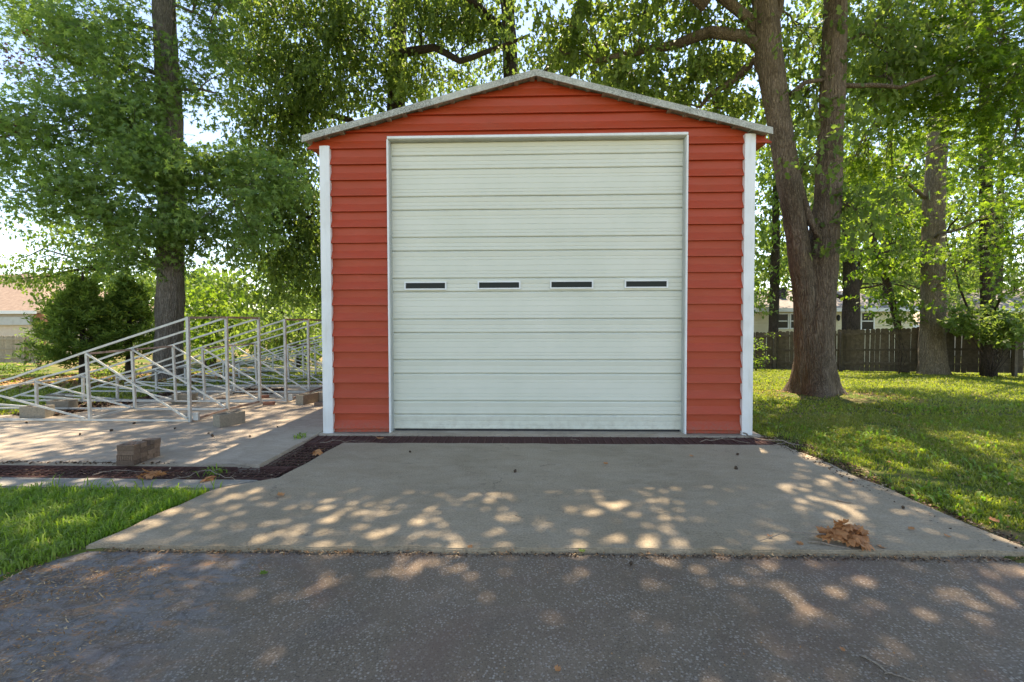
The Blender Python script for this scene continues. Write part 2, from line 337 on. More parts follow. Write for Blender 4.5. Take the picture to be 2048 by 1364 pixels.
def m_roof():
    t = NT("algae_stained_roof_metal"); p = t.pos(); n = t.noise(p, 11, 8, 0.8); n2 = t.noise(p, 70, 4, 0.8); n3 = t.noise(p, 1.3, 3)
    c = t.mix(t.ramp(n, [(0.35, 0.0), (0.65, 1.0)]), (0.58, 0.58, 0.50), (0.36, 0.37, 0.29))
    k = t.math('MULTIPLY', t.ramp(n2, [(0.42, 1.0), (0.58, 0.0)]), t.ramp(n3, [(0.35, 0.25), (0.65, 0.95)]))
    c = t.mix(k, c, (0.085, 0.09, 0.07)); t.bump(n2, 0.3, 0.003)
    return t.fin(c, 0.65)
M['roof'] = m_roof()
M['soffit'] = m_paint("roof_underside", (0.33, 0.33, 0.27), (0.08, 0.08, 0.06), 0.7, 0.6, 6)

# ------------------------------------------------------------------ ground
APR = [(-2.46, 6.05), (-2.60, 4.68), (-2.72, 4.60), (-3.05, 4.35), (-3.24, 3.22), (3.62, 3.28), (3.40, 6.05)]
def paved(x, y):
    if y < 3.15 and x > -3.3: return True
    if -14 < x < 3.25 and 4.45 < y < 11.3 and (x > -3 or y < 7.3 or x > -7.8): return True
    if -3.0 < x < 3.3 and 2.8 < y < 6.5: return True
    return False
def make_ground():
    xs = np.concatenate([np.arange(-400, -40, 20), np.arange(-40, -14, 1.0), np.arange(-14, 22, 0.2), np.arange(22, 50, 1.0), np.arange(50, 401, 20)])
    ys = np.concatenate([np.arange(-60, -6, 6), np.arange(-6, 26, 0.2), np.arange(26, 60, 1.5), np.arange(60, 900, 20)])
    V = []
    for y in ys:
        for x in xs:
            z = lawn_z(x, y)
            if paved(x, y): z = -0.25
            V.append((x, y, z))
    nx = len(xs); i, j = np.meshgrid(np.arange(nx-1), np.arange(len(ys)-1)); a = (j*nx+i).ravel()
    F = np.stack([a, a+1, a+1+nx, a+nx], 1)
    m = np_mesh("ground", np.array(V), F, 4); m.polygons.foreach_set('use_smooth', [True]*len(m.polygons))
    tag(link("ground", m, M['ground']), kind='structure')
make_ground()
def slab(name, poly, z0, z1, mat, bev=0.012, wob=0.0, sub=0.25):
    # subdivide outline with slight wobble so edges are not ruler-straight
    pts = []
    for i, p in enumerate(poly):
        q = poly[(i+1) % len(poly)]; L = math.hypot(q[0]-p[0], q[1]-p[1]); n = max(1, int(L/sub)) if wob else 1
        for k in range(n):
            t = k/n; x = lerp(p[0], q[0], t); y = lerp(p[1], q[1], t)
            if wob and k: x += wob*mnoise.noise(Vector((x*3, y*3, 1))); y += wob*mnoise.noise(Vector((x*3, y*3, 5)))
            pts.append((x, y))
    bm = bmesh.new(); vs = [bm.verts.new((x, y, z1)) for x, y in pts]; f = bm.faces.new(vs)
    if f.normal.z < 0: f.normal_flip()
    r = bmesh.ops.extrude_face_region(bm, geom=[f]); 
    for v in [g for g in r['geom'] if isinstance(g, bmesh.types.BMVert)]: v.co.z = z0
    bmesh.ops.recalc_face_normals(bm, faces=bm.faces)
    ed = [e for e in bm.edges if all(abs(v.co.z - z1) < 1e-6 for v in e.verts)]
    bmesh.ops.bevel(bm, geom=ed, offset=bev, segments=2, affect='EDGES')
    m = bpy.data.meshes.new(name); bm.to_mesh(m); bm.free()
    return tag(link(name, m, mat), kind='structure')
slab("concrete_apron", APR, -0.2, 0.0, M['apron'], 0.008, 0.035, 0.09)
slab("concrete_pad", [(-3.02,5.05),(-3.0,6.45),(-3.0,11.5),(-7.75,11.5),(-7.95,10.2),(-8.05,8.6),(-8.9,7.7),(-14,7.45),(-14,5.10)], -0.2, 0.012, M['pad'], 0.01, 0.012)
slab("garage_slab", [(-3.0,6.46),(3.36,6.46),(3.36,15.8),(-3.0,15.8)][::1], -0.2, 0.004, M['pad'], 0.006, 0)
slab("kerb", [(-3.07,4.37),(-2.75,4.62),(-14,4.70),(-14,4.36)], -0.2, -0.004, M['kerb'], 0.012, 0.02)
slab("asphalt_drive", [(-3.3,3.215),(3.6,3.265),(4.6,3.1),(9,2.0),(22,-1.0),(22,-9),(-9,-9),(-9,0.9),(-5.2,1.9),(-3.75,2.75)], -0.3, -0.035, M['asphalt'], 0.02, 0.05)
# trench beds
tb = MB()
for a, b in (((-14,4.5),(-2.5,5.2)), ((-3.1,4.5),(-2.4,6.6)), ((-3.1,5.95),(3.6,6.6))):
    tb.box((a[0],a[1],-0.24), (b[0],b[1],-0.10+0.004*len(tb.v)/8))
tag(tb.build("trench_bed", M['mulch']), kind='structure')

# drain grates
def grate(name, x0, x1, y0, y1, z, along, label, step_l=0.055, step_c=0.11, w=0.006):
    m = MB(); 
    if along == 'x':
        y = y0
        while y < y1: m.box((x0, y, z), (x1, y+w, z+w)); y += step_l
        x = x0
        while x < x1: m.box((x, y0, z+w), (x+w, y1, z+2*w)); x += step_c
    else:
        x = x0
        while x < x1: m.box((x, y0, z), (x+w, y1, z+w)); x += step_l
        y = y0
        while y < y1: m.box((x0, y, z+w), (x1, y+w, z+2*w)); y += step_c
    # rusty angle rim
    m.box((x0, y0-0.004, z-0.05), (x1, y0+0.008, z+0.012)); m.box((x0, y1-0.008, z-0.05), (x1, y1+0.004, z+0.012))
    o = m.build(name, M['grate']); return tag(o, label, 'drain grate')
grate("drain_grate", -9.5, -2.66, 4.69, 5.06, -0.028, 'x', "rusty wire grate over the trench between the grass kerb and the brick pile's concrete pad")
grate("drain_grate", -3.0, -2.52, 5.10, 6.08, -0.030, 'y', "short rusty wire grate running from the garage corner towards the camera beside the apron")
grate("drain_grate", -2.98, 3.38, 6.08, 6.44, -0.026, 'x', "long rusty brown grate along the foot of the garage door", 0.03, 0.11, 0.010)

# ------------------------------------------------------------------ garage
WY = 6.60
gar = tag(empty("garage", (0.17, WY, 0)), "tall red metal garage with a white sectional door and grey gable roof", "garage")
def gb(mb, name, mat, **k):     # build in world coordinates, parented to the garage
    o = mb.build(name, mat, gar, **k); o.matrix_parent_inverse = Matrix.Translation(-gar.location); return o
XL, XR = P(648, 600, WY).x, P(1502, 600, WY).x
DL, DR = P(779, 570, WY).x, P(1371, 570, WY).x
DT = P(1070, 275, WY).z
XA = P(1072, 143, WY-0.15).x; ZA = P(1072, 141, WY-0.15).z
SL = 0.262
def roofz(x): return ZA - 0.05 - SL*abs(x-XA)
ZL = [P(720, y, WY).z for y in (299,)][0]
PITCHB = 0.2257
lines = [ZL - PITCHB*k for k in range(19)]      # bottom edges of the courses
gl = [ZL, ZL+0.232, ZL+0.465, ZL+0.705, ZL+0.945]
def siding(x0, x1, zb, zt, clip=False, Y=WY, full=True):
    """one lapped metal course: flat upper half, lower half kicked out, undercut foot"""
    h = zt-zb; out = 0.052
    prof = [(zt, 0.0), (zb+h*0.52, 0.0), (zb+h*0.48, 0.004), (zb+0.012, out), (zb+0.004, out+0.001), (zb, out-0.004), (zb+0.003, 0.0)]
    if not full: prof = [(zt, 0.006), (zb, 0.02), (zb, 0.0)]
    n = max(2, int((x1-x0)/0.35)); m = MB(); rows = []
    nt = 5.3
    for (z, o) in prof:
        row = []
        for k in range(n+1):
            x = lerp(x0, x1, k/n)
            if clip:
                half = max(0.02, (ZA-0.05-z)/SL); half = min(half, 3.33); x = XA + max(-half, min(half, x-XA))
            w = 0.006*mnoise.noise(Vector((x*1.7, zb*9, nt))) + 0.003*mnoise.noise(Vector((x*5, zb*31, nt)))
            row.append((x, Y-o+ (w if o < 0.02 else w*0.5), z + (0.004*mnoise.noise(Vector((x*2.3, zb*7, 2))) if o > 0.01 else 0)))
        rows.append(row)
    for r in rows: m.v += r
    c = n+1
    for i in range(len(rows)-1):
        for k in range(n): m.f.append((i*c+k, i*c+k+1, (i+1)*c+k+1, (i+1)*c+k))
    return gb(m, "siding_board", M['red'])
for k in range(len(lines)):
    zt = ZL if k == 0 else lines[k-1]; zb = lines[k]
    if k == 0: continue
    siding(XL+0.10, DL+0.01, zb, zt+0.002); siding(DR-0.01, XR-0.10, zb, zt+0.002)
siding(XL+0.10, DL+0.01, 0.012, lines[-1]+0.002, full=False); siding(DR-0.01, XR-0.10, 0.012, lines[-1]+0.002, full=False)
siding(XA-3.3, DL+0.01, gl[0], gl[1]+0.002, clip=True); siding(DR-0.01, XA+3.3, gl[0], gl[1]+0.002, clip=True)
siding(DL+0.01, DR-0.01, DT+0.0, gl[1]+0.002, full=False)
siding(XA-3.3, XA+3.3, gl[1], gl[2]+0.002, clip=True)
siding(XA-3.3, XA+3.3, gl[2], gl[3]+0.002, clip=True)
siding(XA-3.3, XA+3.3, gl[3], gl[4]+0.002, clip=True)
siding(XA-3.3, XA+3.3, gl[4], ZA-0.06, clip=True, full=False)
# backing wall, side walls and back wall
YB = 15.6
m = MB(); m.box((XL+0.05, WY+0.006, 0.006), (DL, WY+0.05, ZL)); m.box((DR, WY+0.006, 0.006), (XR-0.05, WY+0.05, ZL)); m.box((XL+0.05, WY+0.006, DT), (XR-0.05, WY+0.05, ZL+0.12))
gb(m, "wall_frame", M['red'])
for sx, nm in ((XL, 1), (XR, -1)):
    z = 0.01
    for k in range(19):
        zt = min(4.14, z+PITCHB); m = MB(); o = 0.03*nm
        m.add([(sx, WY+0.1, zt), (sx, YB, zt), (sx-o, YB, z+0.01), (sx-o, WY+0.1, z+0.01), (sx, WY+0.1, z), (sx, YB, z)], [(0,1,2,3), (3,2,5,4)])
        gb(m, "side_siding_board", M['red']); z = zt
m = MB(); m.box((XL, YB, 0.01), (XR, YB+0.05, 4.3)); gb(m, "back_wall", M['red'])
# soffit boxes at the eaves
for s in (-1, 1):
    xe = XA + s*3.22; xi = XL if s < 0 else XR
    m = MB(); a, b = sorted((xe, xi)); m.box((a, WY+0.002, ZL-0.004), (b, YB+0.1, ZL+0.05)); gb(m, "eave_soffit", M['red'])
    m = MB(); xo = XA + s*3.24; m.box((min(xe, xo), WY-0.001, ZL-0.006), (max(xe, xo), YB+0.1, ZL+0.14)); gb(m, "eave_board", M['red'])
# corner posts
for x0, x1, flip in ((XL-0.01, XL+0.135, 0), (XR-0.14, XR+0.01, 1)):
    m = MB(); fx = lerp(x0, x1, 0.58)
    n = 26; zt = P(657, 295 if not flip else 283, WY).z
    for k in range(n+1):
        z = lerp(0.0, zt, k/n); d = 0.006*mnoise.noise(Vector((x0, z*2.2, 4))) + (0.010*max(0, mnoise.noise(Vector((x0, z*5.5, 9)))) if not flip and z < 2.2 else 0)
        m.v += [(x0, WY+0.10, z), (x0+0.002, WY-0.068+d, z), (fx, WY-0.078+d*1.4, z), (x1, WY-0.064+d, z), (x1, WY+0.02, z)]
    for k in range(n):
        for j in range(4): a = k*5+j; m.f.append((a, a+1, a+6, a+5))
    m.f.append((n*5, n*5+1, n*5+2, n*5+3, n*5+4)); gb(m, "corner_post", M['white'])
# door surround
for a_, b_ in ((DL-0.010, DL+0.014), (DR-0.014, DR+0.010)):
    m = MB(); m.box((a_, WY-0.055, 0.0), (b_, WY-0.005, DT-0.012)); gb(m, "door_trim", M['white'], bevel=0.004)
m = MB(); m.box((DL+0.0, WY-0.062, DT-0.012), (DR+0.004, WY-0.004, DT+0.026)); gb(m, "door_header", M['white'], bevel=0.004)
m = MB(); m.box((DL-0.005, WY-0.004, 0.003), (DL+0.024, WY+0.16, DT-0.02)); m.box((DR-0.024, WY-0.004, 0.003), (DR+0.005, WY+0.16, DT-0.02)); m.box((DL-0.005, WY-0.003, DT-0.02), (DR+0.005, WY+0.16, DT+0.01))
gb(m, "door_jamb", M['jamb'])
# sectional door panels
DY = WY + 0.085
def zz(py): return P(1070, py-1.0, DY).z
edges = [281, 309.5, 337, 392, 419, 474, 501.5, 556.5, 583.5, 638.5, 666, 720.5, 748, 803, 830, 863.5]
edges = [zz(e) for e in edges]
edges[0] = DT-0.01; edges[-1] = 0.035
x0d, x1d = DL+0.022, DR-0.022
def door_panel(zt, zb, idx):
    h = zt-zb; big = h > 0.3
    fr = [0.22, 0.33, 0.54, 0.74, 0.85] if big else [0.43, 0.70]
    g = 0.004
    prof = [(zt-0.001, 0.022), (zt-0.004, 0.022), (zt-0.010, 0.004), (zt-0.026, -0.010)]
    for f in fr:
        z = zt - f*h; dd = 0.003 if f not in (0.54,) else 0.002
        prof += [(z+g, -0.002), (z+0.001, dd), (z-0.001, dd), (z-g*1.6, -0.002)]
    prof += [(zb+0.016, -0.004), (zb+0.006, 0.002), (zb+0.001, 0.024)]
    n = 16; m = MB()
    for (z, o) in prof:
        for k in range(n+1):
            x = lerp(x0d, x1d, k/n)
            m.v.append((x, DY+o+0.004*mnoise.noise(Vector((x*1.1, z*1.5, 8))), z + 0.003*mnoise.noise(Vector((x*0.8, idx*3.1, 1)))))
    c = n+1
    for i in range(len(prof)-1):
        for k in range(n): m.f.append((i*c+k, i*c+k+1, (i+1)*c+k+1, (i+1)*c+k))
    return gb(m, "door_panel", M['door'])
for i in range(len(edges)-1): door_panel(edges[i], edges[i+1], i)
m = MB(); m.box((x0d, DY+0.03, 0.02), (x1d, DY+0.06, DT-0.02)); gb(m, "door_backing", M['jamb'])
m = MB(); m.box((x0d+0.02, DY-0.004, 0.006), (x1d-0.02, DY+0.028, 0.038)); gb(m, "bottom_seal", M['black'], bevel=0.006)
m = MB(); m.box((DL, WY-0.10, 0.004), (DR, WY+0.25, 0.012)); gb(m, "threshold", M['pad'])
for (xa, xb) in ((809, 893), (955.5, 1041), (1100, 1186.5), (1249, 1336)):
    xm = (xa+xb)/2; ym = 571.5 - (xm-851)*0.0079
    a = P(xa, ym+8.5, DY-0.012); b = P(xb, ym-8.5, DY-0.012); m = MB(); t = 0.020
    y0, y1 = DY-0.028, DY+0.01
    m.box((a.x, y0, a.z), (b.x, y1, a.z+t)); m.box((a.x, y0, b.z-t), (b.x, y1, b.z))
    m.box((a.x, y0+0.0005, a.z+t), (a.x+t, y1, b.z-t)); m.box((b.x-t, y0+0.0005, a.z+t), (b.x, y1, b.z-t))
    f = gb(m, "door_window", M['white'])
    m = MB(); m.box((a.x+t, DY-0.009, a.z+t), (b.x-t, DY-0.006, b.z-t)); p_ = m.build("pane", M['glass'], f)
# roof
xe0, xe1 = P(604, 270, WY-0.16).x, P(1545, 258, WY-0.16).x
YF = WY-0.17
def rz(x, dz=0): return ZA - SL*abs(x-XA) + dz
for s, xe in ((-1, xe0), (1, xe1)):
    m = MB(); a, b = XA, xe
    m.add([(a, YF+0.01, rz(a, 0.0)), (b, YF+0.01, rz(b, 0.0)), (b, YB+0.2, rz(b, 0.0)), (a, YB+0.2, rz(a, 0.0)),
           (a, YF+0.01, rz(a, -0.03)), (b, YF+0.01, rz(b, -0.03)), (b, YB+0.2, rz(b, -0.03)), (a, YB+0.2, rz(a, -0.03))],
          [(0,1,2,3),(4,7,6,5),(0,4,5,1),(1,5,6,2),(2,6,7,3)])
    gb(m, "roof_sheet", M['roof'])
    m = MB()
    k = 0
    for i in range(14):
        x = XA + s*(0.05 + i*0.2286)
        if abs(x-XA) > 3.25: break
        m.bar((x, YF+0.012, rz(x, -0.045)), (x, YB, rz(x, -0.045)), 0.06, 0.028)
    gb(m, "roof_rib", M['soffit'])
    m = MB(); d = 0.082; n = 30
    for k in range(n+1):
        x = lerp(a, b, k/n); w = 0.004*mnoise.noise(Vector((x*3, 1, 1)))
        m.v += [(x, YF-0.004, rz(x, 0.012)+w), (x, YF-0.010, rz(x, -d)+w*1.5), (x, YF+0.008, rz(x, -d)+w*1.5), (x, YF+0.06, rz(x, 0.016)+w)]
    for k in range(n):
        q = k*4; m.f += [(q, q+4, q+5, q+1), (q+1, q+5, q+6, q+2), (q+3, q+7, q+4, q)]
    q = n*4; m.f += [(q, q+1, q+2, q+3)]
    gb(m, "gable_trim", M['roof'])

# ------------------------------------------------------------------ foliage engine
def leaf_template(kind):
    if kind == 'star':
        v = [(0,0.38,0)]; ang = [-90, -62, -25, 8, 35, 62, 90, 118, 145, 172, 205, 242]
        rr = [0.36, 0.16, 0.46, 0.17, 0.56, 0.19, 0.62, 0.19, 0.56, 0.17, 0.46, 0.16]
        for a, r in zip(ang, rr): v.append((r*math.cos(R(a)), 0.38 + r*math.sin(R(a)), -0.10*r if r > 0.3 else 0.02))
        f = [(0, 2+i, 3+i) for i in range(0, 10)] + [(0, 12, 2)]
        return np.array(v), np.array(f)
    if kind == 'lobed':
        v = [(0,0,0), (0.26,0.3,0.05), (0.12,0.5,0.0), (0.30,0.72,-0.04), (0,1,-0.12), (-0.30,0.72,-0.04), (-0.12,0.5,0.0), (-0.26,0.3,0.05)]
        f = [(0,1,2), (0,2,4), (2,3,4), (0,4,6), (6,4,5), (0,6,7)]; return np.array(v), np.array(f)
    if kind == 'oval':
        v = [(0,0,0), (0.30,0.5,0.07), (0,1,-0.08), (-0.30,0.5,0.07)]; f = [(0,1,2), (0,2,3)]; return np.array(v), np.array(f)
    if kind == 'needle':
        v = [(0,0,0), (0.11,0.45,0.04), (0,1,0), (-0.11,0.5,-0.02)]; f = [(0,1,2), (0,2,3)]; return np.array(v), np.array(f)
TPL = {k: leaf_template(k) for k in ('star','lobed','oval','needle')}
def rot_mats(yaw, pitch, roll):
    cy, sy, cp, sp, cr, sr = np.cos(yaw), np.sin(yaw), np.cos(pitch), np.sin(pitch), np.cos(roll), np.sin(roll)
    Rz = np.zeros((len(yaw),3,3)); Rz[:,0,0]=cy; Rz[:,0,1]=-sy; Rz[:,1,0]=sy; Rz[:,1,1]=cy; Rz[:,2,2]=1
    Rx = np.zeros_like(Rz); Rx[:,0,0]=1; Rx[:,1,1]=cp; Rx[:,1,2]=-sp; Rx[:,2,1]=sp; Rx[:,2,2]=cp
    Ry = np.zeros_like(Rz); Ry[:,1,1]=1; Ry[:,0,0]=cr; Ry[:,0,2]=sr; Ry[:,2,0]=-sr; Ry[:,2,2]=cr
    return Rz @ Rx @ Ry
TRI = [0]
def leaves_mesh(name, pos, size, kind, droop=(-0.5, 0.45), roll=0.5):
    v, f = TPL[kind]; n = len(pos)
    Rm = rot_mats(RS.uniform(0, 2*np.pi, n), RS.normal(droop[0], droop[1], n), RS.normal(0, roll, n))
    s = size * RS.uniform(0.65, 1.25, n)
    V = np.einsum('nij,kj->nki', Rm, v) * s[:,None,None] + pos[:,None,:]
    F = f[None] + (np.arange(n)*len(v))[:,None,None]
    TRI[0] += n*len(f)
    return np_mesh(name, V.reshape(-1,3), F.reshape(-1,3), 3)
def spray_points(subs, nspray, nleaf, rs=0.45, rl=0.2, flat=0.5):
    subs = np.asarray(subs); S = np.repeat(subs, nspray, 0) + RS.normal(0, rs, (len(subs)*nspray, 3)) * np.array([1,1,flat+0.15])
    L = np.repeat(S, nleaf, 0) + RS.normal(0, rl, (len(S)*nleaf, 3)) * np.array([1,1,flat])
    return S, L
def in_ell(n, shell=0.45):
    d = RS.normal(0, 1, (n,3)); d /= np.linalg.norm(d, axis=1)[:,None]; return d * (RS.uniform(shell**3, 1, n)**(1/3))[:,None]
def trunk_mesh(name, pts, radii, flare=0, n=40, seg=0.07, ridge=0.02, lobes=5, seed=0, parent=None, mat=None):
    """bark-covered stem: dense tube whose surface is broken into vertical ridges"""
    pts = [Vector(p) for p in pts]; P_, R_ = [], []
    for i in range(len(pts)-1):
        L = (pts[i+1]-pts[i]).length; k = max(2, int(L/seg))
        p0 = pts[max(i-1,0)]; p3 = pts[min(i+2, len(pts)-1)]
        for j in range(k):
            t = j/k; a, b = pts[i], pts[i+1]
            c = 0.5*((2*a) + (b-p0)*t + (2*p0-5*a+4*b-p3)*t*t + (3*a-p0-3*b+p3)*t**3)
            P_.append(c); R_.append(lerp(radii[i], radii[i+1], t))
    P_.append(pts[-1]); R_.append(radii[-1])
    V = []; z0 = P_[0].z; ref = Vector((0, 1, 0.05)).normalized()
    for i, p in enumerate(P_):
        d = (P_[min(i+1,len(P_)-1)] - P_[max(i-1,0)]).normalized()
        a = d.cross(ref).normalized(); b = a.cross(d)
        for k in range(n):
            t = 2*math.pi*k/n; r = R_[i]
            if flare:
                e = math.exp(-(p.z-z0)/0.32); r *= 1 + flare*e*(0.75+0.5*math.cos(lobes*t+seed)+0.25*math.cos(3*t+seed*2))
            u = Vector((math.cos(t)*r*11, math.sin(t)*r*11, p.z*1.3+seed))
            r += ridge*(mnoise.noise(u) - 0.1*abs(mnoise.noise(u*2.7))) + ridge*0.6*mnoise.noise(u*2.6)
            r += R_[i]*0.10*mnoise.noise(Vector((math.cos(t)*1.3, math.sin(t)*1.3, p.z*0.8+seed)))
            V.append(p + a*math.cos(t)*r + b*math.sin(t)*r)
    V = np.array([tuple(v) for v in V]); ns = len(P_)
    i, j = np.meshgrid(np.arange(n), np.arange(ns-1)); q = (j*n+i).ravel(); q1 = (j*n+(i+1)%n).ravel()
    F = np.stack([q, q1, q1+n, q+n], 1); TRI[0] += 2*len(F)
    m = np_mesh(name, V, F, 4); m.polygons.foreach_set('use_smooth', [True]*len(m.polygons))
    return link(name, m, mat, parent)
def curve_pts(a, b, n=7, sag=0.0, wob=0.15, seed=0):
    a, b = Vector(a), Vector(b); L = (b-a).length; out = []
    for i in range(n+1):
        t = i/n; p = a.lerp(b, t); p.z += sag*L*math.sin(math.pi*t)
        w = wob*L*0.5*math.sin(math.pi*t)
        p += Vector((mnoise.noise(Vector((t*2.1, seed, 0))), mnoise.noise(Vector((t*2.1, seed, 7))), mnoise.noise(Vector((t*2.1, seed, 13)))))*w
        out.append(p)
    return out
def tree(name, label, cat, stems, blobs, bark, leafmat, kind, size, group=None, limbs=(), flare=0.3, nsp=7, nlf=14, rs=0.45, rl=0.2,
         lobes=5, seed=0, twigs=True, ridge=0.02, droop=(-0.85,0.5), flat=0.6, extra=None, tn=40):
    """stems: polylines [(x,y,z,r)...]; blobs: (centre, (rx,ry,rz), nsub); limbs: polylines too"""
    base = stems[0][0]; root = tag(empty(name, base[:3]), label, cat, group)
    inv = Matrix.Translation(-Vector(base[:3]))
    def put(o): o.parent = root; o.matrix_parent_inverse = inv; return o
    for i, s in enumerate(stems):
        put(trunk_mesh("trunk", [p[:3] for p in s], [p[3] for p in s], flare if i == 0 else 0, n=tn, ridge=ridge, lobes=lobes, seed=seed+i*3.3, mat=bark))
    nodes = [Vector(p[:3]) for s in stems for p in s[1:]]
    for l in limbs:
        m = MB(); pts = []; rr = []
        for i in range(len(l)-1):
            seg = curve_pts(l[i][:3], l[i+1][:3], 4, 0, 0.10, seed+i*1.7); k = 0 if i == 0 else 1
            for j, p in enumerate(seg[k:]): pts.append(p); rr.append(lerp(l[i][3], l[i+1][3], (j+k)/4))
        m.tube(pts, rr, 9); put(m.build("limb", bark, smooth=True)); TRI[0] += len(m.f)*2
        nodes += [Vector(p) for p in pts[2:]]
    tw = MB(); allpos = []; nd = np.array([tuple(n) for n in nodes]) if nodes else np.array([base[:3]])
    for bi, (c, rad, nsub) in enumerate(blobs):
        c = np.array(c, float); subs = c + in_ell(nsub)*np.array(rad)
        S, L = spray_points(subs, nsp, nlf, rs, rl, flat); allpos.append(L)
        if twigs:
            d = np.linalg.norm(nd - c, axis=1) + np.where(nd[:,2] > c[2]+0.5, 1.5, 0); a = Vector(nd[int(np.argmin(d))]); Lb = (Vector(c)-a).length
            r0 = min(0.07, 0.015+0.009*Lb)
            bp = curve_pts(a, c, 6, 0.06, 0.3, bi*2.3+seed); tw.tube(bp, [lerp(r0, 0.014, i/6) for i in range(7)], 5)
            for si, sp_ in enumerate(subs):
                k = 2 + si % 5; p0 = bp[k]; q = curve_pts(p0, sp_, 4, 0.05, 0.35, si*1.1+bi)
                tw.tube(q, [0.016, 0.013, 0.010, 0.007, 0.005], 4, False)
                for j in range(3):
                    tw.tube([q[2], Vector(q[4]).lerp(Vector(S[si*nsp+j]), 0.5), Vector(S[si*nsp+j])], [0.007, 0.005, 0.003], 3, False)
    if tw.v: put(tw.build("branches", bark, smooth=True)); TRI[0] += len(tw.f)*2
    L = np.concatenate(allpos); cm = leaves_mesh("crown", L, size, kind, droop); put(link("crown", cm, leafmat))
    if extra:
        for (nm, c, rad, ns, mat, sz) in extra:
            S, L2 = spray_points(np.array(c)+in_ell(ns)*np.array(rad), 5, 7, 0.22, 0.12); put(link(nm, leaves_mesh(nm, L2, sz, kind, droop), mat))
    return root
def W(px, py, Y, r=0.0):
    p = P(px, py, Y); return (p.x, p.y, p.z, r/math.sqrt(1+(p.x/Y)**2))   # a round stem off the lens axis images wider
def B(px, py, Y, rx, ry, n, ryd=None):
    p = P(px, py, Y); k = Y/910; return (tuple(p), (rx*k, (ryd if ryd else (rx+ry)/2*k), ry*k), n)
def rp(wpx, Y): return wpx/2*Y/910

# --- big sweetgum left of the garage
Y1 = 13.4
st = [W(338, 756, Y1, rp(66,Y1)), W(338, 690, Y1, rp(62,Y1)), W(341, 560, Y1, rp(60,Y1)), W(343, 400, Y1, rp(58,Y1)), W(338, 200, Y1, rp(54,Y1)), W(328, 0, Y1, rp(48,Y1)), W(322, -330, Y1, rp(36,Y1)), W(330, -700, Y1, rp(20,Y1))]
st[0] = (st[0][0], st[0][1], -0.15, st[0][3])
tree("sweetgum_tree", "tall sweetgum with a thick grey furrowed trunk rising behind the steel frames", "tree", [st],
  [B(40,290,11.8,75,60,10), B(140,240,12,90,70,15), B(230,330,12,100,80,17), B(95,390,12,80,55,10), B(180,420,12.4,70,50,10), B(262,260,12.2,60,60,13),
   B(300,320,11.9,40,50,8), B(395,330,12.2,90,60,14), B(470,400,12.4,90,70,14), B(520,330,12.6,60,60,8), B(430,470,12.8,60,40,6), B(300,420,12.0,70,50,10),
   B(350,450,12.1,60,35,6), B(110,110,12.5,80,60,10), B(200,60,12.6,100,70,15), B(270,150,12.4,60,60,10), B(180,170,12.2,80,50,8), B(420,160,13.6,50,55,6),
   B(410,60,13.6,50,60,5), B(440,10,13.6,60,30,5), B(60,10,12.6,80,40,8), B(220,480,12.6,60,35,5), B(300,520,13.4,70,40,5),
   B(250,-120,12.6,180,120,15), B(420,-200,13,160,140,13), B(100,-260,12.6,180,150,11), B(330,-450,13.3,280,200,22), B(330,-800,13.3,230,200,15)],
  M['bark_grey'], M['leaf_gum'], 'star', 0.195, limbs=[
   [W(330,380,13.3,0.13), W(285,382,12.9,0.12), W(250,340,12.6,0.10), W(205,312,12.3,0.07)], [W(318,150,13.3,0.10), W(270,130,12.9,0.08), W(200,150,12.5,0.05)],
   [W(355,180,13.4,0.06), W(400,178,13.3,0.05), W(430,186,13.3,0.03)], [W(360,370,13.3,0.07), W(420,360,12.8,0.06), W(500,330,12.6,0.03)],
   [W(310,60,13.3,0.09), W(240,40,12.8,0.06), W(160,60,12.5,0.04)], [W(350,10,13.3,0.06), W(400,30,13.5,0.04), W(440,60,13.6,0.02)],
   [W(335,300,13.3,0.08), W(270,270,12.5,0.06), W(150,260,12.1,0.04), W(60,280,11.9,0.02)]],
  flare=0.22, nsp=7, nlf=17, rs=0.33, ridge=0.035, seed=1.0,
  extra=[("dead_leaves", tuple(P(40,120,12.3)), (0.55,0.4,0.45), 7, M['leaf_red'], 0.12), ("dead_leaves", tuple(P(95,110,12.4)), (0.3,0.3,0.3), 3, M['leaf_red'], 0.12), ("dead_leaves", tuple(P(38,250,11.6)), (0.25,0.2,0.3), 4, M['leaf_red'], 0.12)], tn=56)
# --- light green small tree behind it at the left
Y2 = 16.5
tree("small_maple_tree", "thin light green tree with airy layered branches in front of the pink roofed house", "tree",
  [[W(262,760,Y2,0.09), W(262,640,Y2,0.08), W(255,540,Y2,0.06), W(240,480,Y2,0.04)]],
  [B(120,545,Y2,75,14,8), B(70,558,Y2,50,10,5), B(150,590,Y2,80,22,9), B(180,500,Y2,90,20,10), B(250,520,Y2,60,50,13), B(210,450,Y2,90,28,9), B(130,450,Y2,50,14,4), B(260,600,Y2,60,50,12), B(300,660,Y2,50,50,8), B(170,540,Y2,60,18,6), B(30,520,Y2,40,10,2), B(110,470,Y2,30,10,2)],
  M['bark_dark'], M['leaf_light'], 'oval', 0.14, flare=0, nsp=7, nlf=13, rs=0.42, rl=0.2, seed=2, flat=0.28, tn=14, ridge=0.005)
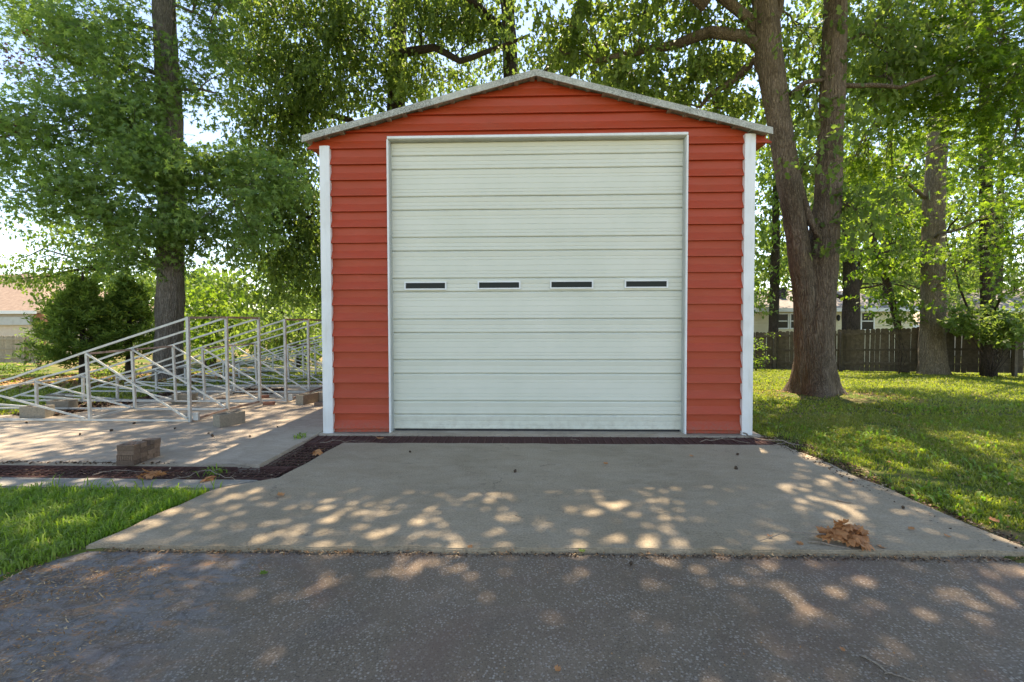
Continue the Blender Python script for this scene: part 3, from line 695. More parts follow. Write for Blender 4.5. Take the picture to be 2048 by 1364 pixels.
# --- junipers
def juniper(label, px, Y, pyb, pyt, halfpx, n, seed):
    b = W(px, pyb, Y, 0.09); t = W(px, pyt, Y, 0.02); root = tag(empty("juniper_tree", b[:3]), label, "juniper", "junipers beside the leaf covered bank"); inv = Matrix.Translation(-Vector(b[:3]))
    o = trunk_mesh("trunk", [b[:3], (b[0]+0.05, b[1], (b[2]+t[2])/2), t[:3]], [0.09, 0.06, 0.02], 0.2, n=14, ridge=0.008, seed=seed, mat=M['bark_dark']); o.parent = root; o.matrix_parent_inverse = inv
    H = t[2]-b[2]; hw = halfpx*Y/910; Ls = []; tw = MB()
    for i in range(n):
        u = RS.uniform(0.18, 1.0); w = hw*(min(1, u*2.2+0.35)*(1-max(0,u-0.25)/0.78)**0.9 + 0.05)
        a = RS.uniform(0, 2*np.pi); r = w*(RS.uniform(0.6, 1.25)); rise = 0.25*r
        q = np.array([b[0]+math.cos(a)*r, b[1]+math.sin(a)*r*0.9, b[2]+H*u*0.93+rise-0.15])
        p0 = np.array([b[0], b[1], b[2]+H*u*0.85]); 
        if i % 3 == 0: tw.tube(curve_pts(p0, q, 4, -0.05, 0.2, i), [0.02,0.016,0.012,0.008,0.004], 3, False)
        k = 60; tt = RS.uniform(0.45, 1.05, k)[:,None]
        Ls.append(p0 + (q-p0)*tt*RS.uniform(0.85,1.15) + np.array([0,0,1])*(tt**2*0.18) + RS.normal(0, 0.055, (k,3))*np.array([1,1,0.8])*(1.5-tt))
    L = np.concatenate(Ls)
    for nm, ob in (("branches", tw.build("branches", M['bark_dark'])), ("crown", link("crown", leaves_mesh("crown", L, 0.17, 'needle', (0.5, 0.5), 1.2), M['leaf_juniper']))):
        ob.parent = root; ob.matrix_parent_inverse = inv
    return root
juniper("dense bright green juniper left of the big grey trunk", 165, 12.6, 775, 545, 88, 300, 1)
juniper("darker open juniper with a bare brown stem close to the big grey trunk", 258, 13.6, 752, 540, 74, 170, 4)

# --- oak behind the garage, crown hanging left of and above it
Y3 = 17.5
tree("oak_tree", "dense dark green oak whose crown hangs over the garage's left eave", "tree",
  [[W(780,740,Y3,0.45), W(775,500,Y3,0.40), W(790,250,Y3,0.36), W(800,0,Y3,0.3), W(820,-400,Y3,0.15)]],
  [B(500,60,Y3-1,70,60,14), B(600,50,Y3-1.5,90,70,20), B(720,60,Y3-2,90,70,20), B(840,60,Y3-2,90,60,18), B(940,90,Y3-2,60,50,9), B(560,160,Y3-1,90,60,18), B(660,170,Y3-1.5,90,60,18),
   B(780,160,Y3-1,80,50,14), B(900,170,Y3,60,40,7), B(480,170,Y3-0.5,50,60,7), B(600,250,Y3-1,70,50,12), B(540,270,Y3-1,60,60,12), B(600,350,Y3-1,70,60,14), B(560,430,Y3-1,80,50,14),
   B(620,450,Y3-1,60,60,12), B(500,490,Y3-1,60,36,8), B(600,520,Y3-1,60,50,10), B(640,560,Y3-1,50,50,8), B(560,590,Y3-1,45,26,4), B(1000,60,Y3-2,40,50,5), B(500,400,Y3,50,50,7), B(470,320,Y3,30,40,3),
   B(700,-120,Y3-3,250,110,26), B(950,-160,Y3-4,200,100,18), B(560,-160,Y3-3,200,120,18), B(800,-400,Y3-3,400,180,34)],
  M['bark_dark'], M['leaf_oak'], 'lobed', 0.185, limbs=[[W(1060,70,14.5,0.04), W(1000,95,14.8,0.07), W(920,122,15.0,0.10), W(870,95,15.3,0.12), W(780,110,16.5,0.18)],
   [W(785,330,Y3,0.16), W(700,240,Y3-1,0.12), W(610,220,Y3-1,0.07), W(560,240,Y3-1,0.04)], [W(780,420,Y3,0.12), W(690,400,Y3-1,0.09), W(600,440,Y3-1,0.05), W(520,470,Y3-1,0.03)],
   [W(790,160,Y3,0.14), W(680,80,Y3-1,0.10), W(600,40,Y3-1,0.06)]],
  flare=0, nsp=8, nlf=16, rs=0.44, rl=0.24, seed=3)
# --- twin-stemmed oak right of the garage
Y4 = 10.6
zb = lawn_z(6.6, Y4) - 0.06
b0 = W(1628, 790, Y4); tb0 = (b0[0], b0[1], zb, rp(88, Y4)/1.17)
s1 = [tb0, W(1628,700,Y4,rp(78,Y4)), W(1634,620,Y4,rp(74,Y4)), W(1642,520,Y4,rp(68,Y4)), W(1655,400,Y4,rp(54,Y4)), W(1662,250,Y4,rp(50,Y4)), W(1668,100,Y4,rp(49,Y4)), W(1672,-60,Y4,rp(46,Y4)), W(1680,-400,Y4,rp(36,Y4)), W(1690,-800,Y4,rp(20,Y4))]
s2 = [(b0[0]-0.15, Y4-0.02, zb, rp(56,Y4)/1.17), W(1615,690,Y4-0.02,rp(52,Y4)), W(1610,600,Y4-0.03,rp(48,Y4)), W(1596,480,Y4-0.05,rp(46,Y4)), W(1572,330,Y4-0.1,rp(45,Y4)), W(1548,180,Y4-0.1,rp(50,Y4)), W(1532,60,Y4-0.1,rp(50,Y4)), W(1520,-60,Y4-0.1,rp(40,Y4)), W(1470,-400,Y4-0.5,rp(28,Y4)), W(1400,-700,Y4-1,rp(14,Y4))]
tree("twin_stem_oak_tree", "big twin stemmed oak with dark brown bark on the lawn right of the garage", "tree", [s1, s2],
  [B(1110,100,12.5,55,45,6), B(1190,60,12,70,45,8), B(1280,40,11.5,70,40,8), B(1390,30,11.2,60,30,6), B(1250,150,12,70,40,8), B(1350,160,11.6,70,40,8), B(1430,130,11.4,50,40,6), B(1180,150,12.6,50,30,4),
   B(1320,210,12.4,60,26,5), B(1440,220,12.0,50,30,6), B(1480,40,11,30,30,2),
   B(1600,60,11,40,60,5), B(1600,200,11.4,40,50,5), B(1765,150,11.2,50,60,8), B(1790,60,11.2,50,60,7), B(1600,330,11.4,30,30,2), B(1640,300,9.9,24,16,1), B(1715,420,10.3,36,26,3),
   ((7.5,10.8,10.8),(2.0,2.0,1.2),10), ((6,12,13.0),(3.5,3,1.6),14)],
  M['bark_brown'], M['leaf_oak'], 'lobed', 0.18, limbs=[
   [W(1540,110,Y4-0.1,0.17), W(1500,76,Y4,0.15), W(1420,64,Y4+0.2,0.14), W(1350,90,Y4+0.5,0.12), W(1280,103,Y4+0.8,0.09), W(1190,122,Y4+1.2,0.06)],
   [W(1545,110,Y4-0.1,0.14), W(1500,40,Y4,0.13), W(1450,0,Y4,0.12), W(1380,-60,Y4,0.09)], [W(1535,90,Y4-0.1,0.12), W(1558,20,Y4,0.10), W(1575,-60,Y4,0.08)],
   [W(1560,215,Y4-0.1,0.10), W(1512,118,Y4+0.1,0.11), W(1470,160,Y4+0.4,0.09), W(1420,190,Y4+0.8,0.07), W(1400,215,Y4+1,0.04)],
   [W(1580,190,Y4,0.07), W(1610,165,Y4-0.1,0.06), W(1645,160,Y4-0.1,0.05)],
   [W(1680,172,Y4,0.07), W(1740,170,Y4-0.2,0.06), W(1800,175,Y4-0.4,0.05), W(1870,150,Y4-0.6,0.03)],
   [W(1640,480,Y4-0.3,0.05), W(1620,440,Y4-0.25,0.10), W(1606,385,Y4-0.2,0.06), W(1600,350,Y4-0.15,0.03)],
   [(1.2*1+2.6, 9.8, 8.2, 0.14), (2.6, 9.6, 8.9, 0.10), (0.6, 9.5, 9.2, 0.06)]],
  flare=0.55, nsp=7, nlf=18, rs=0.42, rl=0.19, lobes=4, seed=5, ridge=0.022, tn=64)
Y9 = 17.2
bo = P(1010, 740, Y9)
tree("canopy_oak_tree", "tall oak standing behind the garage with its high crown spreading above the ridge", "tree",
  [[(bo.x,Y9,-0.5,0.42), (bo.x+0.1,Y9,4,0.36), (bo.x+0.3,Y9-0.5,8.5,0.30), (bo.x+0.2,Y9-1.5,12.5,0.2)]],
  [((1.2,8.6,9.9),(2.6,1.1,0.6),20), ((4.4,8.6,10.0),(2.2,1.0,0.6),15), ((-1.8,9.0,10.2),(1.8,1.2,0.7),15), ((2.5,10.5,12.0),(3.2,2.0,1.0),14), ((-3.4,9.8,11.6),(2.0,1.6,0.8),9),
   ((-0.5,6.8,10.3),(2.6,1.2,0.6),38), ((3.8,6.6,10.4),(2.6,1.2,0.6),36), ((7.4,6.4,10.6),(1.8,1.2,0.6),18), ((-4.0,6.8,10.5),(1.8,1.1,0.6),18), ((1.5,5.0,10.2),(3.2,1.0,0.6),44), ((5.6,4.8,10.5),(2.2,1.0,0.6),30), ((-2.8,5.2,10.4),(2.4,1.0,0.6),28), ((-5.5,8.8,11.4),(1.6,1.6,0.8),7)],
  M['bark_dark'], M['leaf_oak'], 'lobed', 0.24, limbs=[[(bo.x+0.3,Y9-0.6,8.5,0.18), (1.5,13,10.0,0.14), (1.5,9.5,10.0,0.09), (1.6,6,10.0,0.04)], [(bo.x+0.3,Y9-1.2,11.5,0.12), (-2.5,13,11.5,0.10), (-3.2,9.5,10.4,0.08), (-3,6,10.4,0.03)], [(bo.x+0.3,Y9-0.6,9,0.15), (4.0,12.5,10.4,0.11), (5,8.5,10.4,0.07), (6,5.5,10.4,0.03)]],
  flare=0, nsp=7, nlf=13, rs=0.40, rl=0.22, seed=15)
# --- pale-barked tree by the fence
Y5 = 17.0
def stem_to(px, pyt, wb, Y, pts):
    out = []
    for (x, y, w) in pts: out.append(W(x, y, Y, rp(w, Y)))
    b = out[0]; out[0] = (b[0], b[1], lawn_z(b[0], b[1])-0.1, b[3]); return out
tree("maple_tree", "straight maple with pale ridged bark standing at the fence, bright leaves above", "tree",
  [stem_to(1865,0,50,Y5,[(1865,748,60),(1864,690,54),(1866,600,50),(1866,480,46),(1872,330,42),(1880,220,40),(1900,100,36),(1940,0,32),(1990,-200,24),(2000,-500,12)])],
  [B(1780,90,12.5,80,60,15), B(1860,60,12.0,80,60,14), B(1820,190,12.4,80,60,14), B(1930,150,11.2,90,60,14), B(1990,60,11.0,90,70,15), B(2020,170,10.8,70,60,11), B(1750,260,13,50,50,8), B(1785,320,13.2,36,40,4),
   B(1990,225,11.4,60,30,6), B(2030,290,11.0,60,50,8), B(1720,340,13.4,50,50,8), B(1930,500,14.5,24,30,2), B(2020,420,12.6,50,50,6), B(1925,280,13,22,24,2), B(1710,60,13,50,50,7),
   B(1890,-100,12,170,90,18), B(2060,-60,11,120,90,12), B(1700,-140,12.5,140,80,12), B(1850,-350,12.5,250,130,20)],
  M['bark_pale'], M['leaf_maple'], 'star', 0.17, limbs=[
   [W(1850,395,Y5,0.09), W(1820,370,Y5-0.5,0.08), W(1800,355,Y5-1,0.05)], [W(1890,160,Y5,0.10), W(1830,140,14,0.06), W(1770,160,12.8,0.03)],
   [W(1770,150,12.6,0.02), W(1880,110,13,0.03), W(2048,30,12,0.05)], [W(1720,210,12.6,0.015), W(1850,160,12.8,0.02), W(2000,80,12.2,0.03)], [W(1895,120,Y5,0.08), W(1960,100,13,0.06), W(2040,120,11.5,0.04)]],
  flare=0.35, nsp=7, nlf=13, rs=0.4, rl=0.19, seed=6, ridge=0.025, lobes=5)
Y6 = 16.0
tree("dark_stem_tree", "dark straight tree trunk near the photo's right edge in front of the fence", "tree",
  [stem_to(0,0,0,Y6,[(1978,742,34),(1976,640,31),(1974,500,30),(1972,380,28),(1970,280,26),(1972,120,22),(1980,-100,15)])],
  [B(2035,350,14,36,40,5), B(2045,480,13,40,50,7), B(1925,400,15,24,40,3), B(2030,560,13.5,36,30,4), B(1900,540,15.6,30,30,3), B(2050,200,13,60,60,7), B(1930,330,15,20,30,2)],
  M['bark_dark'], M['leaf_maple'], 'star', 0.16, flare=0.15, nsp=6, nlf=12, seed=7, ridge=0.012, tn=28,
  limbs=[[W(1945,640,16.6,0.05), W(1925,590,16.8,0.05), W(1905,530,17,0.04), W(1890,470,17,0.03)]])
Y7 = 18.0
tree("leaning_slim_tree", "slim dark tree leaning left in front of the fence, between the two big right trunks", "tree",
  [stem_to(0,0,0,Y7,[(1811,742,18),(1797,660,16),(1775,570,15),(1755,510,14),(1735,440,13),(1716,380,10),(1700,330,7)])],
  [B(1690,470,Y7-1,40,50,7), B(1740,520,Y7-0.5,40,26,5), B(1790,600,Y7-1,36,20,5), B(1760,430,Y7,60,40,7), B(1800,480,Y7,50,50,6), B(1715,400,Y7,40,40,5), B(1800,400,Y7+0.5,40,40,5), B(1775,545,Y7-0.8,36,16,4)],
  M['bark_dark'], M['leaf_maple'], 'oval', 0.17, flare=0.1, nsp=6, nlf=12, seed=8, flat=0.3, tn=16, ridge=0.006)
Y8 = 24
tree("forked_tree", "dark forked tree just beyond the fence in front of the cream house", "tree",
  [[W(1700,740,Y8,rp(44,Y8)), W(1702,640,Y8,rp(36,Y8)), W(1703,590,Y8,rp(34,Y8)), W(1698,500,Y8,rp(26,Y8)), W(1695,430,Y8,rp(20,Y8)), W(1690,330,Y8,rp(14,Y8))]],
  [B(1690,380,Y8,60,50,8), B(1740,440,Y8,50,40,6), B(1720,300,Y8,60,60,8), B(1700,520,Y8-0.5,30,24,2), B(1760,545,Y8,50,20,3), B(1535,600,Y8-1,40,10,2), B(1900,590,Y8,40,20,4), B(1850,580,Y8,30,24,3)],
  M['bark_dark'], M['leaf_oak'], 'oval', 0.22, flare=0.1, nsp=7, nlf=12, seed=9, tn=20, limbs=[[W(1700,600,Y8,0.20), W(1675,592,Y8,0.12), W(1655,580,Y8,0.08)], [W(1705,596,Y8,0.25), W(1718,560,Y8,0.18), W(1722,500,Y8,0.10)]])
# --- trees beyond the fences
def far_tree(label, px, Y, blobs, mat, size=0.3, seed=0, pyb=700):
    b = P(px, pyb, Y); zb_ = lawn_z(b.x, b.y)-0.1
    top = max(bl[0][2] for bl in blobs)
    tree("background_tree", label, "tree", [[(b.x, Y, zb_, 0.3), (b.x+0.1, Y, lerp(zb_, top, 0.5), 0.22), (b.x, Y, top*0.9, 0.08)]], blobs, M['bark_dark'], mat, 'oval', size*1.15,
         group="trees beyond the fences", flare=0, nsp=8, nlf=12, rs=0.75, rl=0.34, seed=seed, tn=12, ridge=0.01)
far_tree("bright yellow green tree behind the white post at the garage's right corner", 1545, 27, [B(1540,330,27,70,60,12), B(1560,430,27,70,60,12), B(1540,520,27,70,50,10), B(1600,380,27,50,70,8), B(1530,570,28,50,20,4), B(1560,260,27,60,50,7)], M['leaf_light'], 0.26, 21)
far_tree("tall tree filling the gap between the twin stems and the pale trunk", 1770, 31, [B(1740,330,31,80,70,12), B(1790,450,31,70,60,9), B(1730,520,31,60,50,7), B(1700,200,31,90,70,10), B(1820,240,31,80,70,9), B(1660,80,30,70,70,8), B(1840,560,32,50,30,6), B(1830,380,32,60,60,8)], M['leaf_oak'], 0.32, 22)
far_tree("pale leafy tree far behind the right end of the fence", 1990, 34, [B(1940,440,34,70,60,8), B(2040,540,34,60,60,8), B(2040,350,33,80,80,9), B(1960,240,34,90,70,8), B(2040,120,33,90,90,9), B(1900,350,34,60,60,7), B(1920,560,34,50,30,5)], M['leaf_oak'], 0.32, 23)
far_tree("mid green tree beyond the steel frames, left of the garage wall", 560, 30, [B(560,560,30,90,40,14), B(470,590,30,60,30,9), B(630,600,29,50,40,8), B(420,570,31,50,26,6), B(520,640,28,120,22,12), B(600,520,31,60,30,6)], M['leaf_light'], 0.3, 24)
far_tree("low rounded green tree just right of the big sweetgum trunk", 420, 26, [B(410,620,26,50,36,9), B(400,680,25,50,22,7), B(480,660,26,60,26,8)], M['leaf_maple'], 0.24, 25)
far_tree("broad dark tree low behind the second set of steel frames", 600, 24, [B(600,650,24,60,26,12), B(540,680,23,60,18,9), B(640,690,23,50,24,7)], M['leaf_oak'], 0.22, 26)
far_tree("hazy tree on the skyline above the left fence", 430, 45, [B(400,560,45,50,30,6), B(330,600,45,60,30,7), B(250,620,45,60,20,6)], M['leaf_light'], 0.45, 27)
far_tree("tree behind the twin stems reaching over the cream house", 1640, 40, [B(1600,540,40,80,40,7), B(1700,560,40,80,30,7), B(1800,540,40,60,30,4), B(1650,460,40,70,50,6)], M['leaf_oak'], 0.42, 28)
far_tree("deep green tree closing the gap beyond the dark trunk at right", 1930, 44, [B(1880,470,44,60,60,10), B(1960,520,44,60,50,10), B(2030,450,44,60,60,9), B(1900,560,43,60,30,7), B(1850,380,44,50,60,7)], M['leaf_oak'], 0.45, 29)
far_tree("deep green tree seen between the forked tree and the pale trunk", 1760, 46, [B(1730,460,46,60,50,9), B(1790,520,46,50,50,8), B(1760,380,46,60,50,8), B(1560,500,46,60,60,9)], M['leaf_oak'], 0.45, 30)
# far off wood closing the horizon
def far_wood():
    pos = []
    for k in range(420):
        a = RS.uniform(-1.35, 1.35); d = RS.uniform(70, 120); c = np.array([math.sin(a)*d, math.cos(a)*d, RS.uniform(-0.5, 5.5 if abs(a) > 0.75 else 7.0)])
        pos.append(c + RS.normal(0, 1, (60,3))*np.array([3.2, 3.2, 1.5]))
    tag(link("far_wood", leaves_mesh("far_wood", np.concatenate(pos), 1.3, 'oval', (0,0.8), 1.0), M['leaf_oak']), "distant wood closing the view low behind the houses", "wood", kind='stuff')
far_wood()
# shrubs
def shrub(label, px, py, Y, rx, ry, n, mat, kind='oval', size=0.16, cat="shrub", nsp=6, nlf=12, rs=0.22):
    c, rad, _ = B(px, py, Y, rx, ry, n); base = (c[0], c[1], lawn_z(c[0], c[1])); root = tag(empty("shrub", base), label, cat); inv = Matrix.Translation(-Vector(base))
    subs = np.array(c)+in_ell(n, 0.2)*np.array(rad); S, L = spray_points(subs, nsp, nlf, rs, 0.12, 0.45); tw = MB()
    for i, s in enumerate(subs): tw.tube(curve_pts(base, s, 4, 0.1, 0.3, i), [0.014,0.011,0.009,0.006,0.004], 4, False)
    for nm, o in (("stems", tw.build("stems", M['bark_dark'])), ("foliage", link("foliage", leaves_mesh("foliage", L, size, kind), mat))): o.parent = root; o.matrix_parent_inverse = inv
    return root
shrub("dark broad leaved shrub hanging over the right end of the fence", 1985, 645, 15.3, 75, 34, 24, M['leaf_oak'], size=0.17, nlf=16)
shrub("small leafy weed bush at the fence foot beside the garage's white post", 1512, 710, 19.5, 16, 26, 6, M['leaf_maple'], size=0.1)
shrub("large leaved sapling against the fence left of the pale trunk", 1800, 632, 17.2, 30, 16, 4, M['leaf_oak'], size=0.18, nsp=4, nlf=9)
shrub("pale green weeds growing against the far left fence", 40, 735, 19, 45, 18, 12, M['leaf_light'], size=0.12)
shrub("vine covered bush at the end of the far left fence", 75, 690, 22, 18, 40, 8, M['leaf_light'], size=0.12)
shrub("dry flowering brush beyond the steel frames", 440, 705, 20, 45, 14, 9, M['leaf_light'], size=0.10)
shrub("low brambles at the foot of the second juniper", 235, 735, 14.8, 50, 22, 10, M['leaf_oak'], size=0.10)

# ------------------------------------------------------------------ houses
def hip_roof(m, x0, x1, y0, y1, ze, zr, inset, ov=0.4):
    x0 -= ov; x1 += ov; y0 -= ov; y1 += ov; ym = (y0+y1)/2
    v = [(x0,y0,ze),(x1,y0,ze),(x1,y1,ze),(x0,y1,ze),(x0+inset,ym,zr),(x1-inset,ym,zr),(x0,y0,ze-0.15),(x1,y0,ze-0.15),(x1,y1,ze-0.15),(x0,y1,ze-0.15)]
    m.add(v, [(0,1,5,4),(1,2,5),(2,3,4,5),(3,0,4),(6,7,1,0),(7,8,2,1),(8,9,3,2),(9,6,0,3),(9,8,7,6)])
def house(name, label, x0, x1, y0, y1, zg, ze, zr, inset, wall, roof, boards=True, wins=(), extras=None):
    root = tag(empty(name, ((x0+x1)/2, y0, zg)), label, "house"); inv = Matrix.Translation(-root.location)
    def put(o): o.parent = root; o.matrix_parent_inverse = inv; return o
    m = MB(); m.box((x0, y0, zg), (x1, y1, ze-0.12)); put(m.build("wall", wall))
    if boards:
        z = zg
        while z < ze-0.15:
            zt = min(z+0.2, ze-0.13); m = MB(); m.add([(x0,y0-0.004,zt),(x1,y0-0.004,zt),(x1,y0-0.03,z+0.01),(x0,y0-0.03,z+0.01),(x0,y0-0.004,z),(x1,y0-0.004,z)], [(0,1,2,3),(3,2,5,4)]); put(m.build("siding_board", wall)); z = zt
    m = MB(); hip_roof(m, x0, x1, y0, y1, ze, zr, inset); put(m.build("roof", roof))
    m = MB(); m.box((x0-0.45, y0-0.46, ze-0.2), (x1+0.45, y0-0.42, ze+0.02)); put(m.build("fascia", M['white']))
    for (wa, wb, wz0, wz1) in wins:
        m = MB(); t = 0.07; ya, yb = y0-0.07, y0-0.005
        m.box((wa,ya,wz0),(wb,yb,wz0+t)); m.box((wa,ya,wz1-t),(wb,yb,wz1)); m.box((wa,ya,wz0+t),(wa+t,yb,wz1-t)); m.box((wb-t,ya,wz0+t),(wb,yb,wz1-t)); m.box((wa+t,ya+0.02,(wz0+wz1)/2-0.03),(wb-t,yb,(wz0+wz1)/2+0.03))
        f = put(m.build("window", M['white'])); g = MB(); g.box((wa+t, y0-0.04, wz0+t), (wb-t, y0-0.034, wz1-t)); g.build("pane", M['glass'], f)
    if extras: extras(put)
    return root
HY = 28.0
def hx(px): return P(px, 640, HY).x
def hz(py): return P(1600, py, HY).z
def ex1(put):
    m = MB(); c = P(1565, 590, HY+2); m.box((c.x-0.16, c.y-0.16, c.z-0.5), (c.x+0.16, c.y+0.16, c.z+0.35)); m.box((c.x-0.2, c.y-0.2, c.z+0.35), (c.x+0.2, c.y+0.2, c.z+0.5)); put(m.build("chimney", M['black']))
    c = P(1537, 593, HY+1.2); m = MB(); m.box((c.x-0.13, c.y-0.13, c.z-0.15), (c.x+0.13, c.y+0.13, c.z+0.07)); put(m.build("roof_vent", M['redbrick']))
    c = P(1512, 588, HY+1.6); m = MB(); m.tube([(c.x, c.y, c.z-0.3), (c.x, c.y, c.z+0.08), (c.x, c.y, c.z+0.1), (c.x, c.y, c.z+0.24)], [0.1, 0.1, 0.2, 0.12], 10); put(m.build("turbine_vent", M['black']))
    c = P(1677, 636, HY-0.1); m = MB(); m.tube([(c.x, c.y, c.z-0.18), (c.x, c.y, c.z-0.1), (c.x, c.y, c.z+0.12), (c.x, c.y, c.z+0.2)], [0.03, 0.08, 0.1, 0.02], 8); m.bar((c.x, c.y, c.z+0.18), (c.x, c.y+0.15, c.z+0.14), 0.03); put(m.build("wall_lamp", M['black']))
house("cream_house", "low cream sided house with grey shingle roof behind the right fence", hx(1380), hx(1826), HY, HY+8, -1.0, hz(617), P(1600,581,HY+4).z, 1.5, M['cream'], M['shingle'],
      wins=((hx(1551), hx(1577), hz(658), hz(626)), (hx(1578.5), hx(1603), hz(658), hz(626)), (hx(1689.5), hx(1700), hz(663), hz(624)), (hx(1720), hx(1748), hz(661), hz(624))), extras=ex1)
house("tan_roofed_house", "low house with a plain tan roof between the pale trunk and dark trunk", P(1700,640,33).x, P(1937,640,33).x, 33, 38, -1.0, P(1800,650,33).z, P(1850,624,35.5).z, 1.2, M['beige'], M['shingle_tan'], boards=False)
house("grey_roofed_house", "beige house with a grey roof at the photo's right edge behind the fence", P(1985,640,31).x, P(2300,640,31).x, 31, 39, -1.0, P(2020,618,31).z, P(2020,578,35).z, 1.0, M['beige'], M['shingle'], boards=False)
house("pink_roofed_house", "pale house with a pinkish hip roof and brick corner at the far left", P(-420,640,30).x, P(74,640,30).x, 30, 42, -1.2, P(40,622,30).z, P(110,548,36).z, 6.0, M['beige'], M['shingle_pink'], boards=False,
      extras=lambda put: [put((lambda m: (m.box((P(69,640,29.9).x, 29.86, -1.2), (P(86,640,29.9).x, 30.3, P(40,628,30).z)), m.build("brick_corner", M['redbrick']))[1])(MB())),
                          put((lambda m: (m.box((P(-400,640,29.9).x, 29.7, P(0,650,29.7).z), (P(66,640,29.9).x, 29.9, P(0,634,29.7).z)), m.build("porch_beam", M['jamb']))[1])(MB()))])

# ------------------------------------------------------------------ fences
def picket_mesh(h, w=0.14, t=0.018, r=0.04):
    """board with a rounded dog-ear top"""
    pr = [(-w/2,0),(w/2,0),(w/2,h-0.055)] + [(math.cos(a)*w*0.5, h-0.055+math.sin(a)*0.055) for a in (0.5,1.0,1.57,2.14,2.64)] + [(-w/2,h-0.055)]
    m = MB(); n = len(pr); m.v = [(x,-t/2,z) for x,z in pr]+[(x,t/2,z) for x,z in pr]
    m.f = [tuple(range(n)), tuple(range(n,2*n))[::-1]] + [(i,(i+1)%n,n+(i+1)%n,n+i) for i in range(n)]
    return m.mesh("picket")
def fence(label, A, Bp, H, mat, step=0.152, dz=0.0, zA=None, zB=None, cam_side=-1):
    A = Vector(A); Bp = Vector(Bp); L = (Bp-A).length; n = int(L/step); ang = math.atan2(Bp.y-A.y, Bp.x-A.x); d = (Bp-A)/L; nrm = Vector((d.y, -d.x))
    if nrm.y > 0: nrm = -nrm
    root = tag(empty("wooden_fence", (A.x, A.y, zA), ang), label, "fence"); inv = root.matrix_basis.inverted(); pm = picket_mesh(H, 0.151); pm.materials.append(mat)
    for i in range(n+1):
        p = A + d*(i*step); z = lerp(zA, zB, i/n)+random.uniform(-0.02,0.02)
        o = link("picket", pm, None, root); o.matrix_parent_inverse = inv; o.location = (p.x, p.y, z); o.rotation_euler = (0, random.gauss(0, 0.008), ang); o.scale = (random.choice((1.0,0.99,0.985,0.97,0.94)),1,1)
    for hz_ in (0.18, 0.5, 0.88):
        m = MB(); a = A+nrm*0.035; b = Bp+nrm*0.035; m.bar((a.x,a.y,zA+H*hz_), (b.x,b.y,zB+H*hz_), 0.04, 0.085); o = m.build("rail", mat, root); o.matrix_parent_inverse = inv
    k = 0.6
    while k < L:
        p = A+d*k+nrm*0.10; z = lerp(zA, zB, k/L); m = MB(); m.box((p.x-0.05,p.y-0.05,z-0.1),(p.x+0.05,p.y+0.05,z+H-0.1)); o = m.build("post", mat, root); o.matrix_parent_inverse = inv; k += 2.4
f0 = P(1420, 738, 21.6); f1 = P(2200, 748, 14.2)
fA = P(1520, 664, 20.9); fB = P(1950, 651, 16.6); dd = (fB-fA); FA = fA - dd*0.35; FB = fB + dd*0.55
fence("long weathered dark wooden fence with rounded picket tops across the back of the right lawn", (FA.x, FA.y), (FB.x, FB.y), 1.68, M['fence'], zA=FA.z-1.68, zB=FB.z-1.68)
lA = P(-160, 670, 27); lB = P(78, 672, 26)
fence("pale sunlit wooden fence in front of the pink roofed house at far left", (lA.x, lA.y), (lB.x, lB.y), 1.6, M['fence_pale'], zA=lA.z-1.6, zB=lB.z-1.6)

# overhead cable
m = MB(); a, b = P(1480, 512, 24), P(2300, 300, 19); m.tube(curve_pts(a, b, 14, -0.03, 0, 0), 0.012, 5)
tag(m.build("overhead_cable", M['black']), "thin black overhead cable sloping up to the right behind the trunks", "cable")

